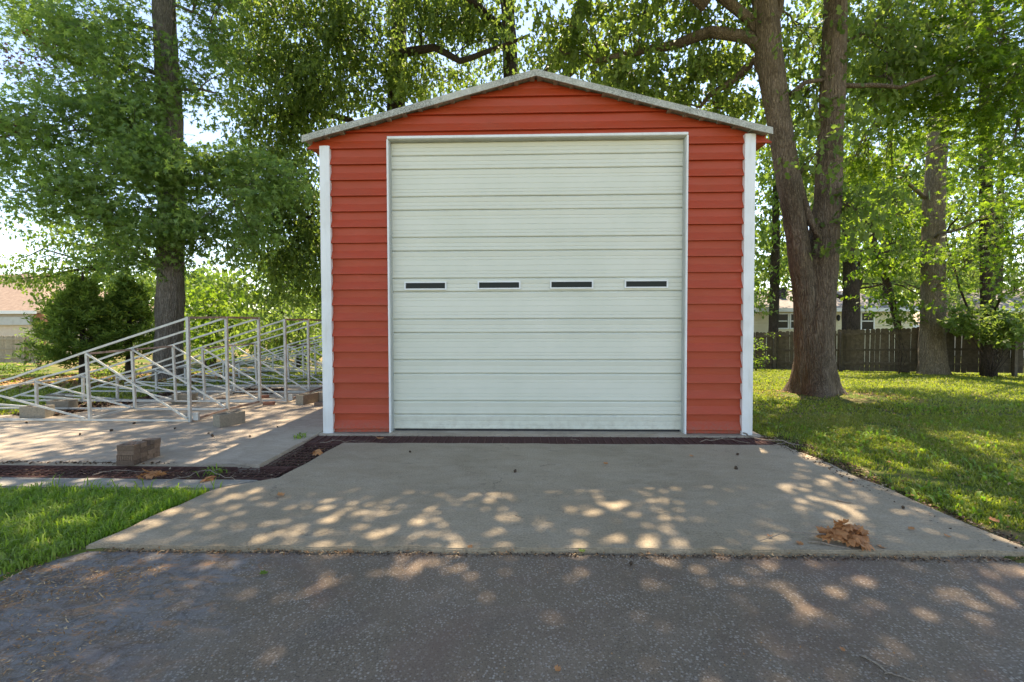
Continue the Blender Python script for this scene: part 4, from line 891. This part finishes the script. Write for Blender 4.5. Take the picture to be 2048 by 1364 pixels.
# ------------------------------------------------------------------ steel frames
def frame_unit(label, X, ys, zl, h=1.66, slope=0.325, n=0, kink=0.0, L=5.0, offs=(0,0,0)):
    root = tag(empty("bleacher_frame", (X, ys[0], 0)), label, "steel frame", "galvanised bleacher frames standing on the pad"); inv = Matrix.Translation(-root.location)
    def put(nm, pts, w, mat=M['galv'], hh=None):
        m = MB(); 
        for a, b in zip(pts[:-1], pts[1:]): m.bar(a, b, w, hh)
        o = m.build(nm, mat); o.parent = root; o.matrix_parent_inverse = inv
    tops, mids, lows, bots = [], [], [], []
    for i, y in enumerate(ys):
        z0 = zl[i] + 0.02; x = X + offs[i]; j = lambda s: random.uniform(-s, s)
        top = (x, y, z0+h-0.04*i*0.5); xm = x-1.72+j(0.03); xl = x-3.5+j(0.05)
        zm = z0+h-slope*(x-xm); zlw = z0+h-slope*(x-xl)
        put("post", [(x, y, z0-0.02), (x, y, top[2]+0.015)], 0.042)
        put("mid_post", [(xm+0.03, y+0.006, z0), (xm, y+0.006, zm)], 0.038); put("low_post", [(xl, y+0.006, z0), (xl, y+0.006, zlw)], 0.038)
        e = (x-L, y, z0+0.06+kink)
        put("top_rail", [(x+0.02, y-0.004, top[2]), (xm, y-0.004+j(0.02), zm+0.0), (xl+0.6, y-0.004, z0+h-slope*(x-xl-0.6)-0.02), (xl, y-0.004, zlw+0.02), e], 0.026, hh=0.032)
        put("bottom_rail", [(x, y+0.002, z0), (x-L, y+0.002, z0+0.01)], 0.028)
        put("brace", [(x-0.02, y-0.03, z0+0.04), (xm+0.03, y-0.03, zm-0.02)], 0.026); put("brace", [(xm-0.02, y-0.032, z0+0.04), (xl+0.03, y-0.032, zlw-0.02)], 0.026)
        put("short_brace", [(xl-0.02, y-0.03, z0+0.03), (x-L+0.25, y-0.03, z0+0.12)], 0.03)
        tops.append(top); mids.append((xm, y+0.02, zm-0.03)); bots.append((x, y+0.03, z0)); lows.append((xl, y+0.02, zlw-0.03))
    put("cross_bar", tops, 0.036, M['rustbar']); put("cross_bar", bots, 0.036, M['rustbar']); put("cross_bar", mids, 0.030, M['rustbar']); put("cross_bar", lows, 0.030)
    put("foot_bar", [(mids[i][0], mids[i][1], zl[i]+0.04) for i in range(3)], 0.03)
    m = MB(); m.box((X+0.03, ys[0]+0.02, zl[0]+0.02), (X+0.12, ys[0]+0.06, zl[0]+0.14)); o = m.build("corner_bracket", M['galv']); o.parent = root; o.matrix_parent_inverse = inv
    return root
pA = G(380, 846); pB = G(456, 826); pC = G(520, 811)
frame_unit("nearest set of three galvanised triangular frames on the concrete pad", pA.x, (pA.y, pB.y, pC.y), (0.02, 0.05, 0.06), offs=(0, pB.x-pA.x, pC.x-pA.x))
pD = G(572, 806); pE = G(619, 790)
frame_unit("second set of triangular steel frames, its tall posts beside the garage wall", pD.x, (pD.y, pE.y, pE.y+0.9), (0.03, 0.05, 0.05), h=1.62)
frame_unit("third set of triangular steel frames, tall posts hidden behind the garage", -4.6, (11.9, 12.7, 13.5), (0.0, -0.02, -0.03), h=1.45, slope=0.27)
frame_unit("farthest set of steel frames standing on the grass, low and partly screened", -4.9, (14.8, 15.6, 16.4), (-0.05, -0.1, -0.12), h=1.3, slope=0.24, kink=0.1, L=4.8)

# ------------------------------------------------------------------ blocks and bricks
def block_mesh(L=0.39, Wd=0.19, H=0.19):
    """hollow cinder block: outer shell with two open cores and end flanges"""
    bm = bmesh.new(); t = 0.032; xs = [-L/2, -L/2+t, -t/2, t/2, L/2-t, L/2]; ys = [-Wd/2, -Wd/2+t, Wd/2-t, Wd/2]
    m = MB()
    for z in (0, H):
        for y in ys:
            for x in xs: m.v.append((x, y, z))
    def q(i, j, top): return (24 if top else 0) + j*6 + i
    holes = {(1,1), (3,1)}
    for i in range(5):
        for j in range(3):
            if (i,j) in holes: continue
            for top in (0,1): m.f.append((q(i,j,top), q(i+1,j,top), q(i+1,j+1,top), q(i,j+1,top)))
    for i in range(5): m.f.append((q(i,0,0), q(i+1,0,0), q(i+1,0,1), q(i,0,1))); m.f.append((q(i,3,0), q(i+1,3,0), q(i+1,3,1), q(i,3,1)))
    for j in range(3): m.f.append((q(0,j,0), q(0,j+1,0), q(0,j+1,1), q(0,j,1))); m.f.append((q(5,j,0), q(5,j+1,0), q(5,j+1,1), q(5,j,1)))
    for (i,j) in holes:
        for a, b in (((i,j),(i+1,j)), ((i+1,j),(i+1,j+1)), ((i+1,j+1),(i,j+1)), ((i,j+1),(i,j))): m.f.append((q(*a,0), q(*b,0), q(*b,1), q(*a,1)))
    bm.free(); me = m.mesh("cinder_block"); bm = bmesh.new(); bm.from_mesh(me)
    # shallow rebates in the short ends
    bm.to_mesh(me); bm.free(); me.materials.append(M['block']); return me
BM = block_mesh()
def block(px, py, rz, label, tilt=0, z=0.014, rx=0):
    p = G(px, py, z); o = link("cinder_block", BM); o.location = (p.x, p.y, z); o.rotation_euler = (rx, tilt, rz)
    if rx: o.location.z = z+0.19*abs(math.sin(rx))*0.5
    return tag(o, label, "cinder block", "cinder blocks under the steel frames")
block(459, 849, R(62), "pale cinder block propping up the nearest steel frame's rear corner")
block(615, 806, R(70), "cinder block under the second frame set, closest to the garage's white post")
block(655, 800, R(75), "cinder block half hidden behind the garage's left corner post")
block(75, 834, R(8), "long grey cinder block at the pad's far left edge beside the leaf litter")
block(125, 821, R(3), "grey cinder block on the grass edge, second from the left of the pad")
block(370, 806, R(5), "dark shaded cinder block lying beneath the nearest frame's middle")
block(120, 806, R(2), "weathered cinder block at the back edge of the grass strip left", z=-0.02)
def brick_mesh(cored='z', flute=False, L=0.194, Wd=0.092, H=0.057):
    m = MB()
    if not flute:
        n = 3; r = 0.017; bm = bmesh.new()
        xs = [-L/2, -L/2+0.025]
        for k in range(n): xs += [-L/2+0.025+k*0.0505+0.0, -L/2+0.025+k*0.0505+0.043]
        xs = sorted(set([round(v,5) for v in [-L/2, L/2] + [c+s*r for c in (-0.056,0,0.056) for s in (-1,1)]])); ys = [-Wd/2, -0.02, 0.02, Wd/2]
        nx = len(xs)
        for z in (0, H):
            for y in ys:
                for x in xs: m.v.append((x, y, z))
        q = lambda i, j, t: t*nx*4 + j*nx + i; holes = {(1,1),(3,1),(5,1)}
        for i in range(nx-1):
            for j in range(3):
                if (i,j) in holes: continue
                for t in (0,1): m.f.append((q(i,j,t), q(i+1,j,t), q(i+1,j+1,t), q(i,j+1,t)))
        for i in range(nx-1):
            for j in (0,3): m.f.append((q(i,j,0), q(i+1,j,0), q(i+1,j,1), q(i,j,1)))
        for j in range(3):
            for i in (0,nx-1): m.f.append((q(i,j,0), q(i,j+1,0), q(i,j+1,1), q(i,j,1)))
        for (i,j) in holes:
            for a, b in (((i,j),(i+1,j)), ((i+1,j),(i+1,j+1)), ((i+1,j+1),(i,j+1)), ((i,j+1),(i,j))): m.f.append((q(*a,0), q(*b,0), q(*b,1), q(*a,1)))
    else:
        k = 9; w = L/k
        for z in (0, H):
            for i in range(k):
                x = -L/2+i*w; m.v += [(x, -Wd/2, z), (x+w*0.6, -Wd/2, z), (x+w*0.62, -Wd/2+0.007, z), (x+w*0.98, -Wd/2+0.007, z)]
            m.v += [(L/2, -Wd/2, z), (L/2, Wd/2, z), (-L/2, Wd/2, z)]
        nn = 4*k+3; m.f = [tuple(range(nn)), tuple(range(nn, 2*nn))[::-1]] + [(i, (i+1)%nn, nn+(i+1)%nn, nn+i) for i in range(nn)]
    me = m.mesh("brick", bevel=0.0025 if flute is False else 0); me.materials.append(M['brick']); return me
BR, BF = brick_mesh(), brick_mesh(flute=True)
pb = G(253, 934); zb0 = 0.013; row = ["front", "second", "third", "rearmost"]; crs = ["bottom", "second", "third"]
for c in range(3):
    for r_ in range(4):
        o = link("brick", BF if (c == 1 and r_ == 0) or (c == 2 and r_ == 2) else BR)
        o.location = (pb.x-0.02+random.uniform(-0.011,0.011), pb.y+0.05+r_*0.0985, zb0+c*0.0590); o.rotation_euler = (0, 0, random.uniform(-0.03,0.03)+ (0.05 if c == 0 else 0))
        tag(o, f"{'fluted' if o.data is BF else 'plain'} brown brick, {crs[c]} course of the pile on the pad, {row[r_]} in its row", "brick", "brown bricks stacked on the pad")
for r_ in range(2):
    o = link("brick", BR); o.location = (pb.x-0.01-r_*0.004, pb.y+0.045+r_*0.0965, zb0+3*0.0590); o.rotation_euler = (0,0,0.04)
    tag(o, f"{('front','rear')[r_]} of the two three-hole bricks lying on top of the pile", "brick", "brown bricks stacked on the pad")
o = link("brick", BF); o.location = (pb.x+0.035, pb.y+0.31, zb0+3*0.0590); o.rotation_euler = (0,0,0.02); o.scale=(0.78,1,0.9); tag(o, "fluted brown brick, highest of all at the back of the pile", "brick", "brown bricks stacked on the pad")
for px, py, rz_, lb in ((538, 811, 0.2, "small reddish brick on the pad right of the third tall post"), (528, 797, 0.5, "chipped reddish brick behind the nearest frame's last post"), (445, 802, 0.3, "low dark brick lying on the pad under the frames' braces"), (640, 812, 0.1, "dark brick beside the garage's corner post")):
    p = G(px, py); o = link("brick", BR.copy()); o.data.materials.clear(); o.data.materials.append(M['redbrick'] if 'redd' in lb else M['brick']); o.location = (p.x, p.y, 0.014); o.rotation_euler = (0,0,rz_); tag(o, lb, "brick", "loose bricks on the pad")

# ------------------------------------------------------------------ small litter
def dry_leaf_mesh(seed, s=0.15):
    """curled lobed dead leaf with a stalk"""
    rnd = random.Random(seed); m = MB(); out = []
    lob = [(-90,0.20),(-60,0.34),(-35,0.58),(-14,0.48),(10,0.74),(32,0.56),(52,0.86),(72,0.64),(90,1.0),(108,0.64),(128,0.86),(148,0.56),(170,0.74),(194,0.48),(215,0.58),(240,0.34)]
    cu = rnd.uniform(0.5, 1.6); cv = rnd.uniform(-0.6, 1.0); tw_ = rnd.uniform(-0.8,0.8)
    def bend(x, y):
        z = cu*x*x*1.2 + cv*y*y*0.9 + tw_*x*y + 0.08*math.sin(9*x+seed)*math.cos(7*y); return (x*(1-0.35*abs(x)*cu*0.5)*s, y*(1-0.2*abs(y))*s, z*s*0.55)
    m.v.append(bend(0,0))
    for f in (0.5, 1.0):
        for a, r in lob:
            r2 = min(r, 0.42)*0.8 if f == 0.5 else r*rnd.uniform(0.85,1.1); m.v.append(bend(r2*math.cos(R(a)), r2*math.sin(R(a))))
    n = len(lob)
    for i in range(n): m.f.append((0, 1+i, 1+(i+1)%n)); m.f.append((1+i, 1+n+i, 1+n+(i+1)%n, 1+(i+1)%n))
    b = Vector(bend(0,-0.08)); m.tube([b, b+Vector((0.01*s,-0.3*s,0.05*s)), b+Vector((0.1*s,-0.7*s,0.02*s))], [0.014*s,0.011*s,0.008*s], 3)
    me = m.mesh("dry_leaf", smooth=False); me.materials.append(M['dry']); return me
DL_ = [dry_leaf_mesh(k) for k in range(8)]
def pile(name, label, px, py, spread, n, hmax, s=1.0, z=0.0):
    p = G(px, py, z); root = tag(empty(name, tuple(p)), label, "leaf pile")
    for k in range(n):
        o = link("leaf", DL_[k % 8], None, root); a = random.uniform(0, 6.28); r = random.uniform(0, 1)**0.6
        o.location = (math.cos(a)*r*spread[0], math.sin(a)*r*spread[1], 0.03+hmax*(1-r*0.8)*random.uniform(0.3,1)); o.rotation_euler = (random.gauss(0.1,0.42)+(math.pi if k % 5 < 3 else 0), random.gauss(0,0.42), random.uniform(0,6.28)); o.scale = [s*random.uniform(0.7,1.15)]*3
    return root
lp = pile("leaf_pile", "heap of curled orange brown oak leaves on the apron's front edge", 1690, 1085, (0.15, 0.09), 34, 0.13, 0.66)
m = MB()
q = G(1690, 1090)
for a, b, c in (((-0.05,0,0.05),(-0.25,0.0,0.02),(-0.62,-0.01,0.012)), ((-0.02,0,0.04),(-0.18,-0.05,0.03),(-0.28,-0.04,0.06)), ((0,0.02,0.06),(-0.1,0.03,0.14),(-0.22,0.05,0.10)), ((-0.28,-0.02,0.01),(-0.15,-0.1,-0.02),(-0.02,-0.09,0.0))):
    m.tube(curve_pts(a, c, 6, 0.04, 0.2, a[0]*9+3), [0.006,0.0055,0.005,0.005,0.004,0.004,0.003], 5)
m.build("twig", M['twig'], lp)
pile("leaf_pile", "small clump of orange dry leaves on the trench grate below the brick pile", 308, 958, (0.14, 0.06), 12, 0.07, 0.6, -0.01)
pile("leaf_pile", "tan curled leaves on the trench grate right of the orange clump", 410, 962, (0.06, 0.03), 3, 0.03, 0.6, -0.01)
pile("leaf_pile", "two tan leaves beside the short grate at the apron's left edge", 632, 907, (0.07, 0.02), 3, 0.02, 0.75, 0.0)
def one_leaf(px, py, label, s=0.5, mat=None, z=0.005, k=0, rz=0):
    p = G(px, py, z); o = link("dry_leaf", DL_[k % 8] if mat is None else DL_[k % 8].copy()); o.location = (p.x, p.y, z+0.012); o.scale = (s,s,s*0.8); o.rotation_euler = (0.1, 0.1, rz)
    if mat: o.data.materials.clear(); o.data.materials.append(mat)
    tag(o, label, "leaf", "single fallen leaves"); return o
one_leaf(562, 993, "small tan leaf alone on the left part of the apron", 0.4, k=1, rz=1)
one_leaf(1212, 930, "small orange leaf with a stalk near the middle of the apron's back", 0.35, k=2, rz=2)
one_leaf(1383, 914, "brown leaf scrap at the sunny spot near the door's right end", 0.3, k=3)
one_leaf(760, 878, "orange leaf caught on the long grate near the door's left end", 0.6, k=4, rz=0.5, z=0.0)
one_leaf(530, 1151, "pale green leaf lying on the asphalt", 0.33, M['leaf_light'], -0.033, k=5, rz=2)
one_leaf(1115, 1345, "tiny orange leaf on the asphalt at the bottom of the photo", 0.2, None, -0.033, k=6)
one_leaf(1164, 1105, "yellow green leaf in the joint between apron and asphalt", 0.3, M['leaf_light'], -0.02, k=7)
one_leaf(1685, 1045+260, "tan leaf scrap on the asphalt beside the long twig", 0.16, None, -0.033, k=0)
one_leaf(1990, 1045, "dry leaf on the bare soil at the lawn's right edge", 0.4, None, 0.0, k=1)
for k_, (px, py, t_) in enumerate([(1600,1092,"left of the orange heap at the joint"), (1765,1098,"right of the orange heap at the joint"), (1540,1075,"well left of the orange heap"), (1820,1060,"between the orange heap and the lawn"), (1895,1075,"close to the lawn at the apron's front right"), (940,1098,"in the joint before the door's middle"), (700,1108,"in the joint left of the middle"), (1700,965,"by the lawn edge halfway up the apron"), (330,1110,"in the joint near the left grass")]):
    one_leaf(px, py, "small curled brown leaf " + t_, random.uniform(0.22, 0.38), None, 0.0 if py < 1090 else -0.012, k_, k_*1.3)
# seed balls
def ball_mesh():
    bm = bmesh.new(); bmesh.ops.create_icosphere(bm, subdivisions=2, radius=0.015)
    for i, v in enumerate(bm.verts): v.co *= (1.28 if i % 3 == 0 else 0.92)
    me = bpy.data.meshes.new("seed_ball"); bm.to_mesh(me); bm.free(); me.materials.append(M['ball']); return me
SB = ball_mesh()
where = [(223,862,"on the pad left, above the brick pile"), (425,873,"on the pad between brick pile and nearest block"), (417,868,"smaller, just behind the one right of the brick pile"), (555,855,"on the pad near the garage's white post"), (1475,910,"on the apron's back right"), (1472,938,"on the apron, nearer than the back right one"), (1806,1017,"on the apron's right edge in a patch of sun"), (53,846,"under the nearest frame's bottom rail at far left"), (268,848,"on the nearest frame's bottom rail"), (418,938,"at the trench's back edge"), (1030,944,"near the apron's middle"), (500,874,"dark speck on the pad before the garage"), (350,858,"beside the nearest frame's foot"), (600,868,"close to the pad's right edge"), (1262,1130,"on the asphalt near the joint"), (820,905,"on the apron near the grate"), (160,870,"at the pad's left")]
for i, (px, py, t) in enumerate(where):
    z = 0.028 if py < 940 and px < 640 else (0.015 if py < 1100 else -0.02); p = G(px, py, z-0.013); o = link("seed_ball", SB); o.location = (p.x, p.y, z); o.rotation_euler = (i, i*2, 0); o.scale = [random.uniform(0.75,1.25)]*3
    tag(o, f"dark spiky seed ball {t}", "seed ball", "sweetgum seed balls on the concrete")
# twigs
def twig(pts, r, label, z=0.008, wob=0.25):
    m = MB(); ps = [G(x, y, z) for x, y in pts]; full = []
    for a, b in zip(ps[:-1], ps[1:]): full += curve_pts(a, b, 4, 0.03, wob, a.x*7)[:4]
    full.append(ps[-1]); m.tube(full, [lerp(r, r*0.5, i/(len(full)-1)) for i in range(len(full))], 5)
    for k in range(2, len(full)-1, 3):
        d = Vector((random.uniform(-0.05,0.05), random.uniform(-0.04,0.04), random.uniform(0.0,0.03))); m.tube([full[k], full[k]+d], [r*0.6, r*0.25], 4)
    return tag(m.build("twig", M['twig'], smooth=True), label, "twig", "twigs lying about")
twig([(1672,1000),(1690,1004),(1706,1006)], 0.007, "short dark twig lying on the sunny right part of the apron")
twig([(1722,1311),(1750,1325),(1775,1345),(1800,1352),(1830,1364)], 0.006, "long pale twig on the asphalt at the bottom right", -0.03)
twig([(1140,868+10),(1160,881)], 0.004, "tiny twig on the grate before the door's middle", 0.0)
twig([(185,950),(230,940),(290,942)], 0.005, "thin curved twig on the trench left of the orange leaves", 0.0)
twig([(330,965),(390,945),(440,938)], 0.006, "bent twig across the trench grate right of the orange leaves", 0.02)
twig([(415,938),(450,955),(480,962)], 0.005, "twig slanting down the trench grate near its corner", 0.02)
twig([(480,930),(520,937)], 0.004, "short twig at the pad's front edge by the trench corner", 0.02)
twig([(1380,872),(1430,876),(1500,886)], 0.006, "twig at the garage's right corner lying along the grate", 0.02)
twig([(1400,884),(1440,878),(1470,870)], 0.005, "second twig crossing the tangle at the garage's right corner", 0.03)
twig([(1480,864),(1530,880),(1600,890)], 0.012, "thick grey stick leaning from the right corner post to the lawn", 0.03)
twig([(1540,892),(1575,885),(1590,895)], 0.006, "forked stick at the apron's back right corner", 0.02)
twig([(640,885),(690,884),(740,882)], 0.004, "thin twig along the grate at the garage's left corner", 0.01)
twig([(700,872),(740,870),(775,878)], 0.004, "pale twig against the red wall's left foot", 0.02)
twig([(1030,1030+0),(1050,1036)], 0.002, "tiny twig mid apron", 0.004)
twig([(1080,932),(1112,929)], 0.004, "dark curved twig on the apron behind the middle leaf", 0.004)
# chips of debris in the trench, on its edges, and straw in the asphalt joint
def scatter(name, regions, n, size, mat, label, zf, kind='oval', cat='debris', ar=1.0):
    pos = []
    for (x0,x1,y0,y1,w) in regions:
        k = int(n*w); x = RS.uniform(x0,x1,k); y = RS.uniform(y0,y1,k); z = np.array([zf(a,b) for a,b in zip(x,y)]); pos.append(np.stack([x,y,z],1))
    return tag(link(name, leaves_mesh(name, np.concatenate(pos), size, kind, (0,0.35), 0.4), mat), label, cat, kind='stuff')
scatter("trench_debris", [(-9,-2.7,4.66,5.08,0.62),(-3.0,-2.5,5.05,6.1,0.14),(-3,3.4,6.1,6.42,0.12),(-9,-4.6,5.02,5.10,0.05)], 9000, 0.035, M['chips'], "bark chips and dead leaf bits filling the drain trench", lambda x,y: random.uniform(-0.095,-0.04) if y < 5.06 or x > -4 else 0.016)
scatter("pad_edge_litter", [(-8.9,-8.0,7.6,8.8,0.4),(-8.1,-7.8,8.6,10.2,0.3),(-6.6,-5.6,10,10.6,0.3)], 3500, 0.07, M['chips'], "brown leaf litter gathered on the pad's far left edge", lambda x,y: 0.03)
scatter("corner_litter", [(3.3,3.75,4.6,6.5,0.6),(3.3,3.7,3.3,4.6,0.4)], 3500, 0.028, M['chips'], "bark and twig litter along the apron's right edge", lambda x,y: lawn_z(x,y)+0.02)
scatter("lawn_litter", [(3.6,9,3.5,9,0.55),(5.2,8.2,9.4,11.2,0.45)], 2600, 0.035, M['straw'], "dry leaf bits lying in the right lawn and round the twin stemmed trunk", lambda x,y: lawn_z(x,y)+0.03)
scatter("joint_straw", [(-3.1,-1.0,3.18,3.24,0.45),(-1.0,1.2,3.19,3.24,0.2),(1.2,3.6,3.21,3.26,0.3)], 900, 0.03, M['straw'], "dry straw and needles caught in the joint before the apron", lambda x,y: -0.022, 'needle')
scatter("joint_dirt", [(-3.2,3.6,3.19,3.25,1.0)], 900, 0.02, M['chips'], "dark crumbled dirt and bits along the joint before the apron", lambda x,y: -0.028)
scatter("straw_patches", [(-4.0,-3.0,2.2,2.7,0.45),(-3.4,-2.4,2.6,3.0,0.3),(-3.9,-3.3,2.75,3.2,0.15),(-3.0,-2.2,1.9,2.5,0.15)], 3200, 0.026, M['straw'], "orange dry straw scattered on the worn asphalt at lower left", lambda x,y: -0.03, 'needle')
scatter("asphalt_crumbs", [(-5,6,1.2,3.2,1.0)], 900, 0.012, M['straw'], "tiny crumbs and seeds scattered on the asphalt", lambda x,y: -0.03)
scatter("bank_litter", [(-16,-8.5,11.5,17,1.0)], 5000, 0.13, M['straw'], "tan leaf litter on the bank under the junipers", lambda x,y: lawn_z(x,y)+0.03)

# ------------------------------------------------------------------ grass
def grass(name, label, pts, h, mat, w=0.006, lean=0.5):
    n = len(pts); a = RS.uniform(0, 2*np.pi, n); hh = h*RS.uniform(0.45, 1.25, n); ln = np.abs(RS.normal(lean, 0.25, n)); ww = w*RS.uniform(0.7,1.4,n)
    dx, dy = np.cos(a), np.sin(a); sx, sy = -dy*ww, dx*ww; P0 = pts
    v0 = P0 + np.stack([sx,sy,0*sx],1); v1 = P0 - np.stack([sx,sy,0*sx],1)
    mid = P0 + np.stack([dx*hh*ln*0.35, dy*hh*ln*0.35, hh*0.62],1); v2 = mid - np.stack([sx,sy,0*sx],1)*0.8; v3 = mid + np.stack([sx,sy,0*sx],1)*0.8
    v4 = P0 + np.stack([dx*hh*ln, dy*hh*ln, hh*(1.0-0.35*ln)],1)
    V = np.stack([v0,v1,v2,v3,v4],1).reshape(-1,3); b = (np.arange(n)*5)[:,None]
    F = np.concatenate([b+np.array([[0,1,2]]), b+np.array([[0,2,3]]), b+np.array([[3,2,4]])], 0); TRI[0] += 3*n
    o = link(name, np_mesh(name, V, F, 3), mat); return tag(o, label, "grass", kind='stuff')
def in_poly(x, y, poly):
    c = np.zeros(len(x), bool); n = len(poly); j = n-1
    for i in range(n):
        xi, yi = poly[i]; xj, yj = poly[j]
        c ^= ((yi > y) != (yj > y)) & (x < (xj-xi)*(y-yi)/(yj-yi+1e-12)+xi); j = i
    return c
def fnoise(x, y, s, o): return np.array([mnoise.noise(Vector((a*s, b*s, o))) for a, b in zip(x, y)])
def lawn_pts(poly, n, clump=0.0, bare=None):
    xs = [p[0] for p in poly]; ys = [p[1] for p in poly]; x = RS.uniform(min(xs), max(xs), n); y = RS.uniform(min(ys), max(ys), n); k = in_poly(x, y, poly); x, y = x[k], y[k]
    if bare is not None:
        nz = fnoise(x, y, 1.3, 3.1)*0.6 + fnoise(x, y, 4.5, 8.1)*0.4; k = nz > bare(x, y)+RS.normal(0, 0.08, len(x)); x, y = x[k], y[k]
    z = np.array([lawn_z(a, b) for a, b in zip(x, y)]); return np.stack([x, y, z-0.004], 1)
LP = [(-3.08,4.33),(-3.27,3.2),(-3.34,3.0),(-3.74,2.66),(-5.2,1.85),(-7.5,1.3),(-7.5,4.34)]
grass("left_grass", "bright green uncut grass in the corner between kerb, apron and asphalt", lawn_pts(LP, 60000, bare=lambda x,y: -0.42+0*x), 0.085, M['grass'], 0.0045, 0.65)
lp2 = lawn_pts([(-3.0,4.42),(-3.42,3.2),(-3.62,2.9),(-5.2,2.0),(-7.5,1.6),(-7.5,4.45)], 5000, bare=lambda x,y: 0.0*x+0.02)
grass("left_grass_tufts", "longer grass tufts along the kerb and apron edge at the left", lp2, 0.15, M['grass'], 0.005, 0.75)
RP = [(3.42,6.5),(3.48,6.0),(3.72,3.2),(4.9,3.05),(9,2.2),(16,0.5),(20,4),(20,10),(3.4,10)]
bare_r = lambda x, y: -0.10 - 0.20*np.clip((x-3.6)/1.2, 0, 1) 
grass("right_lawn", "mown lawn right of the garage with thin patches, near part", lawn_pts([(3.42,6.5),(3.48,6.0),(3.72,3.2),(4.9,3.05),(9,2.2),(11,4),(11,8.0),(3.4,8.0)], 140000, bare=bare_r), 0.055, M['grass_r'], 0.0055, 0.6)
bt = lambda x,y: np.where((x-6.7)**2+(y-10.2)**2 < 1.1, 0.22, -0.30)
wd = lawn_pts([(3.5,6.4),(3.6,3.3),(9,2.6),(11,4),(11,9),(3.5,9)], 9000, bare=lambda x,y: 0.12+0*x)
grass("lawn_weeds", "coarser darker weed clumps scattered through the right lawn", wd, 0.10, M['grass'], 0.012, 0.9)
grass("middle_lawn", "lawn around the twin stemmed oak", lawn_pts([(3.4,8),(11,8),(11,4),(20,6),(20,13),(3.4,13)], 90000, bare=bt), 0.06, M['grass_r'], 0.010, 0.6)
grass("back_lawn", "lawn running back to the dark fence", lawn_pts([(3.4,13),(20,13),(20,17),(17,20),(3.4,22)], 70000, bare=lambda x,y: -0.4+0*x), 0.08, M['grass_r'], 0.016, 0.6)
grass("bank_grass", "grass beyond the concrete pad behind the steel frames", lawn_pts([(-16,7.6),(-9,7.8),(-8.1,8.7),(-7.85,11.6),(-2.5,11.6),(-2.5,24),(-20,24)], 70000, bare=lambda x,y: np.where((x<-9)&(y>11.8), -0.05, -0.45)), 0.09, M['grass_r'], 0.015, 0.6)
wk = np.array([[P(610,880,6.4).x+RS.normal(0,0.04), 6.25+RS.normal(0,0.05), 0.0] for _ in range(40)])
grass("weed_tuft", "small weed tuft growing at the garage's left corner", wk, 0.09, M['grass'], 0.007, 0.7)
wk = np.array([[G(380,965).x+RS.normal(0,0.05), 4.85+RS.normal(0,0.05), -0.04] for _ in range(30)])
grass("weed_tuft", "small weed tuft growing up through the trench grate", wk, 0.11, M['grass'], 0.006, 0.9)
